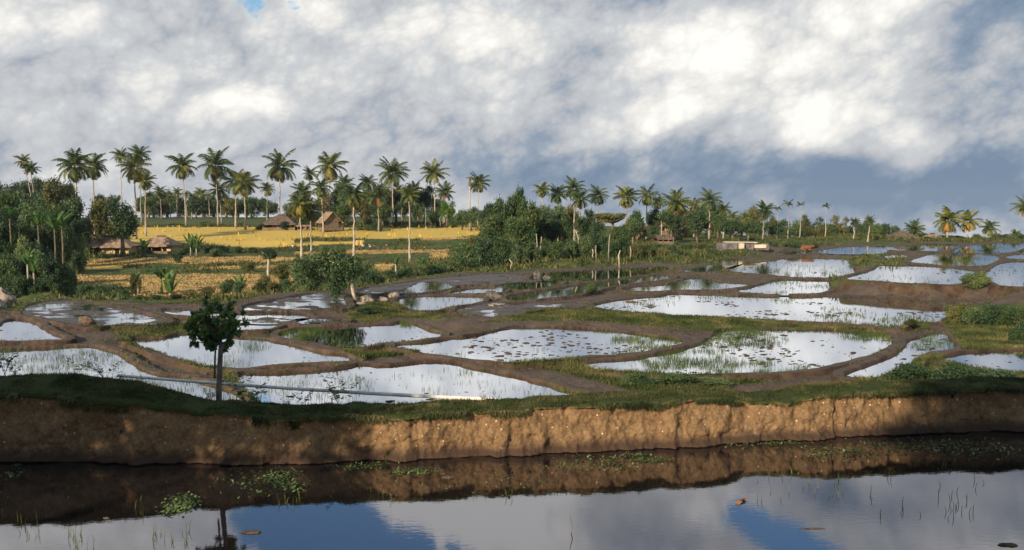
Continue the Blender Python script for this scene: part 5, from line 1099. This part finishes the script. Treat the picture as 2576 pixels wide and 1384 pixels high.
# ---------------------------------------------------------------- houses
M_THATCH = simple('thatch', (.20, .14, .10), (.40, .29, .21), 1.2, .95, .06, bscale=7); M_THATCHD = simple('dark_thatch', (.08, .06, .05), (.18, .14, .11), 1.2, .95, .05, bscale=7)
M_MAT = simple('bamboo_matting', (.46, .34, .17), (.66, .52, .28), 5, .85); M_POST = simple('weathered_wood', (.12, .09, .07), (.28, .22, .16), 4, .9); M_DARK = simple('black_and_shade', (.012, .010, .008), (.02, .016, .012))
M_TIN = simple('grey_sheet_roof', (.30, .33, .34), (.52, .55, .54), 2, .6)
def hut(x, y, d, w_, depth, wall_h, roof_h, ridge, over, label, mat=M_THATCH, rz=0.0, gable=False, wallmat=None, open_w=.35, name='thatched_hut', cat='hut'):
    u = d/F; p_ = at(x, y, d); g_ = min(gz(p_[0], p_[1]), p_[2]+.4)
    t = thing(name, label, cat, (p_[0], p_[1], p_[2]), rz)
    W_, Wr, D_ = w_*u, ridge*u, depth; wh, rh, ov = wall_h*u, roof_h*u, over*u
    mb = MB(); nx, ny = 22, 8
    for side in (-1, 1):
        vs = []; fs = []
        for j in range(ny+1):
            q = j/ny; hw = Wr/2+(W_/2+ov-Wr/2)*(q**(.85 if not gable else 1)) if not gable else W_/2+ov; yy = side*(D_/2+ov)*q; zz = wh+rh*(1-q)**1.12-.12*q
            for i_ in range(nx+1): vs.append(((i_/nx*2-1)*hw, yy, zz+random.uniform(-.04, .04)*(1+q)))
        for j in range(ny):
            for i_ in range(nx): a = j*(nx+1)+i_; fs.append((a, a+1, a+nx+2, a+nx+1) if side < 0 else (a, a+nx+1, a+nx+2, a+1))
        nb = len(vs); vs += [(v[0], v[1], v[2]-.28) for v in vs[ny*(nx+1):ny*(nx+1)+nx+1]]
        for i_ in range(nx): a = ny*(nx+1)+i_; fs.append((a, a+1, nb+i_+1, nb+i_))
        mb.add(vs, fs)
    if not gable:
        for side in (-1, 1):
            vs = []; fs = []
            for j in range(ny+1):
                q = j/ny; hw = Wr/2+(W_/2+ov-Wr/2)*(q**.85); zz = wh+rh*(1-q)**1.12-.12*q
                for i_ in range(7): vs.append((side*hw, (i_/6*2-1)*(D_/2+ov)*q, zz+random.uniform(-.03, .03)))
            for j in range(ny):
                for i_ in range(6): a = j*7+i_; fs.append((a, a+1, a+8, a+7) if side > 0 else (a, a+7, a+8, a+1))
            mb.add(vs, fs)
    rf = link('roof', mb.mesh('roof', mat, False), t)
    m2 = MB(); m2.box((0, 0, wh+rh+.02), (Wr*.96, .5, .28)); link('ridge_cap', m2.mesh('ridge_cap', M_THATCHD if mat is M_THATCH else mat), rf)
    m3 = MB(); ow = W_*open_w; m3.box((ow/2, 0, wh*.46), (W_-ow-.3, D_*.8, wh*.92)); link('wall', m3.mesh('wall', wallmat or M_MAT), t)
    if gable:
        m6 = MB(); hx = W_/2-.15
        for sx in (-1, 1): m6.add([(sx*hx, -D_/2, wh), (sx*hx, D_/2, wh), (sx*hx, 0, wh+rh*.96), (sx*(hx-.12), -D_/2, wh), (sx*(hx-.12), D_/2, wh), (sx*(hx-.12), 0, wh+rh*.96)], [(0, 1, 2), (5, 4, 3)])
        link('gable', m6.mesh('gable', M_POST), t)
    m4 = MB(); m4.box((-W_/2+ow/2, D_*.2, wh*.5), (ow*.9, D_*.4, wh*.95)); m4.box((W_*.24, -D_*.4-.02, wh*.42), (.8, .06, min(1.7, wh*.8))); link('doorway_shade', m4.mesh('doorway_shade', M_DARK), t)  # near-black boxes, shade of the open bay and door put in as colour
    for sx in (-.5, -.17, .17, .5):
        m5 = MB(); m5.tube([(sx*W_, -D_/2-.1, -.8), (sx*W_, -D_/2-.1, wh+.2)], .09, 6); link('post', m5.mesh('post', M_POST), t)
    m7 = MB(); m7.box((0, 0, -.45), (W_*1.04, D_*1.12, .86)); link('platform', m7.mesh('platform', simple('packed_earth', (.14, .10, .07), (.26, .19, .13), 2, .95)), t)
    return t
hut(276, 639, 190, 118, 5.5, 22, 23, 26, 10, 'larger thatched hut with pale matting wall at the edge of the stubble fields', rz=.06)
hut(407, 631, 196, 74, 4.5, 16, 21, 22, 8, 'smaller thatched hut with a hipped roof right of the larger one', rz=-.08, open_w=.6)
hut(708, 572, 265, 78, 6, 10, 22, 14, 6, 'dark thatched house behind the golden field, left of the lit roof', mat=M_THATCHD, wallmat=M_POST)
hut(829, 572, 262, 34, 5, 14, 25, 30, 6, 'thatched house with sunlit left roof slope and dark gable behind the golden field', rz=-.95, gable=True, wallmat=M_POST)
hut(768, 576, 264, 30, 4, 10, 12, 14, 4, 'low brown shed between the two houses behind the golden field', mat=M_THATCH, wallmat=M_POST)
hut(1612, 584, 185, 50, 4.5, 10, 11, 20, 5, 'low thatched hut under the spiky palm, left one on the right', wallmat=M_POST)
hut(1674, 580, 188, 20, 4, 10, 10, 10, 4, 'small pink lit thatched hut under the spiky palm, right one', rz=.5, gable=True)
hut(2266, 606, 182, 56, 5, 10, 14, 16, 4, 'low hut with grey roof and pale wall beyond the far right ponds', mat=M_THATCHD, wallmat=M_PALEW, open_w=.1)
hut(2345, 602, 180, 22, 3, 8, 6, 12, 3, 'tiny brown shed left of the yellow palms', mat=M_THATCH, wallmat=M_POST)
hut(160, 623, 182, 34, 3.5, 10, 7, 28, 3, 'grey sheet roofed shed at the edge of the left thicket', mat=M_TIN, wallmat=M_CONC, name='shed', cat='shed')
hut(228, 588, 196, 50, 4, 16, 6, 30, 4, 'pale yellow walled house half hidden under the round trees', mat=M_THATCHD, wallmat=M_PALEW, name='house', cat='house', open_w=.2)
hut(1670, 606, 170, 38, 4, 9, 3, 30, 3, 'long black sided shed on the slope right of the flat crowned tree', mat=M_THATCHD, wallmat=M_DARK, name='shed', cat='shed', open_w=.02)
hut(445, 560, 405, 26, 4, 8, 6, 14, 3, 'distant pinkish shed at the edge of the dark green field', mat=M_THATCH, name='shed', cat='shed')
# bundles of rice straw
for i, X_ in enumerate((899, 910)):
    p_ = at(X_, 613, 214); g_ = gz(p_[0], p_[1]); mb = MB(); mb.tube([(0, 0, 0), (0, 0, .5), (0, 0, 1.3), (0, 0, 1.5)], [.42, .48, .40, .2], 10, wob=.15)
    link('straw_stack', mb.mesh('straw_stack', simple('straw', (.5, .33, .10), (.7, .5, .2), 4, .95)), loc=(p_[0], p_[1], p_[2]-.75), label='upright golden straw stack on the terrace, %s one of the two' % ('left', 'right')[i], cat='straw stack', group='straw stacks')

# ---------------------------------------------------------------- field workers
M_SKIN = simple('brown_skin', (.22, .11, .06), (.26, .14, .08), 3, .6)
def person(x, y, d, label, shirt, trousers, bend=0.0, hat=None, rz=0.0, s=1.0):
    p_ = at(x, y, d); gz_ = gz(p_[0], p_[1]); z0 = max(gz_, p_[2]-.4)
    o = thing('person', label, 'person', (p_[0], p_[1], z0), rz, 'field workers'); o.scale = (s, s, s)
    cb, sb_ = math.cos(bend), math.sin(bend); hip = Vector((0, 0, .88-.05*sb_))
    def tq(a, b): return hip+Vector((a, -b*sb_, b*cb))
    J = [hip, tq(0, .22), tq(0, .46), tq(0, .56), tq(0, .64), tq(0, .74)]; RAD = [.13, .12, .14, .055, .085, .075]
    E = [(0, 1), (1, 2), (2, 3), (3, 4), (4, 5)]
    def add(p, r_, par): J.append(Vector(p)); RAD.append(r_); E.append((par, len(J)-1)); return len(J)-1
    for sx in (-1, 1):
        k = add((sx*.11, .02, .82), .095, 0); k = add((sx*.13, -.03-.05*sb_*sx, .46), .06, k); k = add((sx*.13, .03*sx, .08), .04, k); add((sx*.14, -.12+.03*sx, .03), .035, k)
        k = add(tq(sx*.19, .44), .055, 2); e_ = Vector(J[k])+Vector((sx*.06, -.06-.10*sb_, -.27)); k = add(e_, .042, k); w2 = e_+Vector((-sx*.02, -.12-.05*sb_, -.22)); k = add(w2, .03, k); add(w2+Vector((0, -.03, -.08)), .025, k)
    me_ = bpy.data.meshes.new('body'); me_.from_pydata([tuple(v) for v in J], E, []); me_.materials.append(M_SKIN)
    b_ = link('body', me_, o); md = b_.modifiers.new('skin', 'SKIN')
    for v, r_ in zip(me_.skin_vertices[0].data, RAD): v.radius = (r_, r_*.85)
    me_.skin_vertices[0].data[0].use_root = True; b_.modifiers.new('sub', 'SUBSURF').levels = 1
    mb = MB(); mb.tube([tq(0, -.05), tq(0, .15), tq(0, .38), tq(0, .52)], [.16, .15, .18, .09], 10)
    for sx in (-1, 1): mb.tube([tq(sx*.14, .46), tq(sx*.22, .40)+Vector((0, 0, -.02)), Vector(tq(sx*.24, .42))+Vector((0, -.04, -.20))], [.08, .08, .065], 8)
    link('shirt', mb.mesh('shirt', shirt, True), o)
    mb = MB()
    for sx in (-1, 1): mb.tube([(sx*.08, 0, .92), (sx*.12, 0, .70), (sx*.135, -.03, .44), (sx*.135, 0, .22)], [.13, .11, .09, .085], 8)
    link('trousers', mb.mesh('trousers', trousers, True), o)
    hd = tq(0, .70); mb = MB()
    if hat: mb.tube([hd+Vector((0, 0, .04)), hd+Vector((0, 0, .10)), hd+Vector((0, 0, .22))], [.30, .20, .02], 14); link('hat', mb.mesh('hat', hat, False), o)
    else: mb.tube([hd+Vector((0, .03, -.04)), hd+Vector((0, .02, .05)), hd+Vector((0, 0, .13))], [.10, .11, .05], 10); link('hair', mb.mesh('hair', M_DARK, True), o)
    return o
def cm(n, c): return simple('cloth_'+n, c, tuple(q*1.2 for q in c), 5, .9)
CW, CB, CR, CD, CV = cm('white', (.7, .68, .64)), cm('blue', (.25, .5, .62)), cm('red', (.42, .10, .08)), cm('dark', (.06, .05, .06)), cm('violet', (.30, .12, .28)); HT = M_MAT
person(914, 626, 205, 'person in a light blue shirt standing right of the white palm trunk', CB, CD, 0, None, .3)
person(903, 627, 204, 'person in dark red bending beside the one in light blue', CR, CD, .9, None, 1.0)
person(933, 627, 203, 'person in a white shirt bending forward in the harvested field', CW, CD, .8, HT, -.6)
person(941, 626, 206, 'person in violet behind the one in the white shirt', CV, CD, .5, None, .8)
person(956, 628, 203, 'person in dark clothes stooping, middle of the field workers', CD, CD, 1.1, None, .4)
person(975, 628, 204, 'person in black with bent back left of the banded palm', CD, CR, .7, HT, -.4)
person(1046, 629, 202, 'person in orange red crouching just right of the banded palm', CR, CD, 1.2, None, .2)
person(1066, 629, 203, 'rightmost person, in dark red, stooping on the pale path edge', CR, CD, 1.0, None, 1.4)
person(737, 630, 200, 'person in a pale shirt standing alone near the low palm pair', CW, CD, .3, None, 0)
# grazing cow beyond the bank
M_COW = simple('brown_hide', (.16, .06, .035), (.24, .10, .055), 3, .7)
p_ = at(2028, 630, 141); g_ = gz(p_[0], p_[1]); o = thing('cow', 'reddish brown cow lying on the far dyke right of the stone enclosure', 'cow', (p_[0], p_[1], max(g_, p_[2]-.1)))
J = [(-.75, 0, .55), (-.2, 0, .62), (.4, 0, .62), (.75, 0, .75), (1.05, -.05, .85), (1.35, -.1, .72), (-.6, -.35, .2), (-.2, -.45, .12), (.45, -.3, .2), (.75, -.42, .12), (-.6, .35, .2), (-.2, .45, .12), (.45, .3, .2), (.8, .4, .12), (-.95, 0, .3), (1.02, -.2, .95), (1.02, .12, .95)]
RAD = [.28, .36, .33, .2, .13, .08, .13, .06, .11, .06, .13, .06, .11, .06, .04, .05, .05]
E = [(0, 1), (1, 2), (2, 3), (3, 4), (4, 5), (0, 6), (6, 7), (2, 8), (8, 9), (0, 10), (10, 11), (2, 12), (12, 13), (0, 14), (4, 15), (4, 16)]
me_ = bpy.data.meshes.new('body'); me_.from_pydata(J, E, []); me_.materials.append(M_COW); b_ = link('body', me_, o); b_.modifiers.new('skin', 'SKIN')
for v, r_ in zip(me_.skin_vertices[0].data, RAD): v.radius = (r_, r_)
me_.skin_vertices[0].data[1].use_root = True; b_.modifiers.new('sub', 'SUBSURF').levels = 2

# ---------------------------------------------------------------- trees on the slope behind the photographer: they throw the shade on the ends of the bank
def shade_tree(x, y, zc, rx, rz_, label, seed, nl=15000):
    g_ = gz(x, y); o = thing('broadleaf_tree', label, 'tree', (x, y, g_), 0, 'trees behind the viewpoint')
    bl_ = [(b_[0]*rx, b_[1]*rx, b_[2]*rz_+zc-g_, b_[3]*rx, b_[4]*rx, b_[5]*rz_*1.1) for b_ in rand_blobs(seed, 22, .75, .34)]
    link('crown', crown_mesh(seed, bl_, nl, .17, [M_LEAF, M_FLOWER]), o)
    mb = MB(); mb.tube([(0, 0, -.3), (.2, 0, (zc-g_)*.5), (0, 0, zc-g_)], [.35, .25, .15], 10); link('trunk', mb.mesh('trunk', M_BARKD, True), o)
SH = Vector((SV.x, SV.y, 0)).normalized(); TE = math.tan(R(SUN_EL))
def shade_at(bx_, h_, rx, rz_, label, seed, by__=22.0, nl=15000):
    L = (h_-.8)/TE; shade_tree(bx_+SH.x*L, by__+SH.y*L, h_, rx, rz_, label, seed, nl)
shade_at(-10.2, 8.6, 4.8, 4.6, 'dense tree on the slope left of the viewpoint shading the bank', 901)
shade_at(-15.5, 8.8, 4.2, 4.2, 'second dense tree farther left of the viewpoint', 902)
shade_at(-5.6, 7.8, 3.2, 1.8, 'small thin tree beside the dense one left of the viewpoint', 903, nl=2400)
shade_at(12.2, 13.0, 3.0, 4.4, 'tall tree behind the viewpoint shading the right end of the bank', 904)
shade_at(17.0, 15.5, 4.0, 4.6, 'second tall tree behind the viewpoint', 905)



# ---------------------------------------------------------------- humid air
hz_m = bpy.data.materials.new('haze'); hz_m.use_nodes = True; t = NT(hz_m.node_tree); t.n.clear()
pv = t.node('ShaderNodeVolumePrincipled'); pv.inputs['Color'].default_value = (.80, .88, 1, 1); pv.inputs['Density'].default_value = .00008; pv.inputs['Anisotropy'].default_value = .3
oo = t.node('ShaderNodeOutputMaterial'); t.l.new(pv.outputs[0], oo.inputs['Volume'])
mb = MB(); mb.box((0, 0, -35), (5400, 5400, 180)); link('haze', mb.mesh('haze', hz_m), kind='stuff')
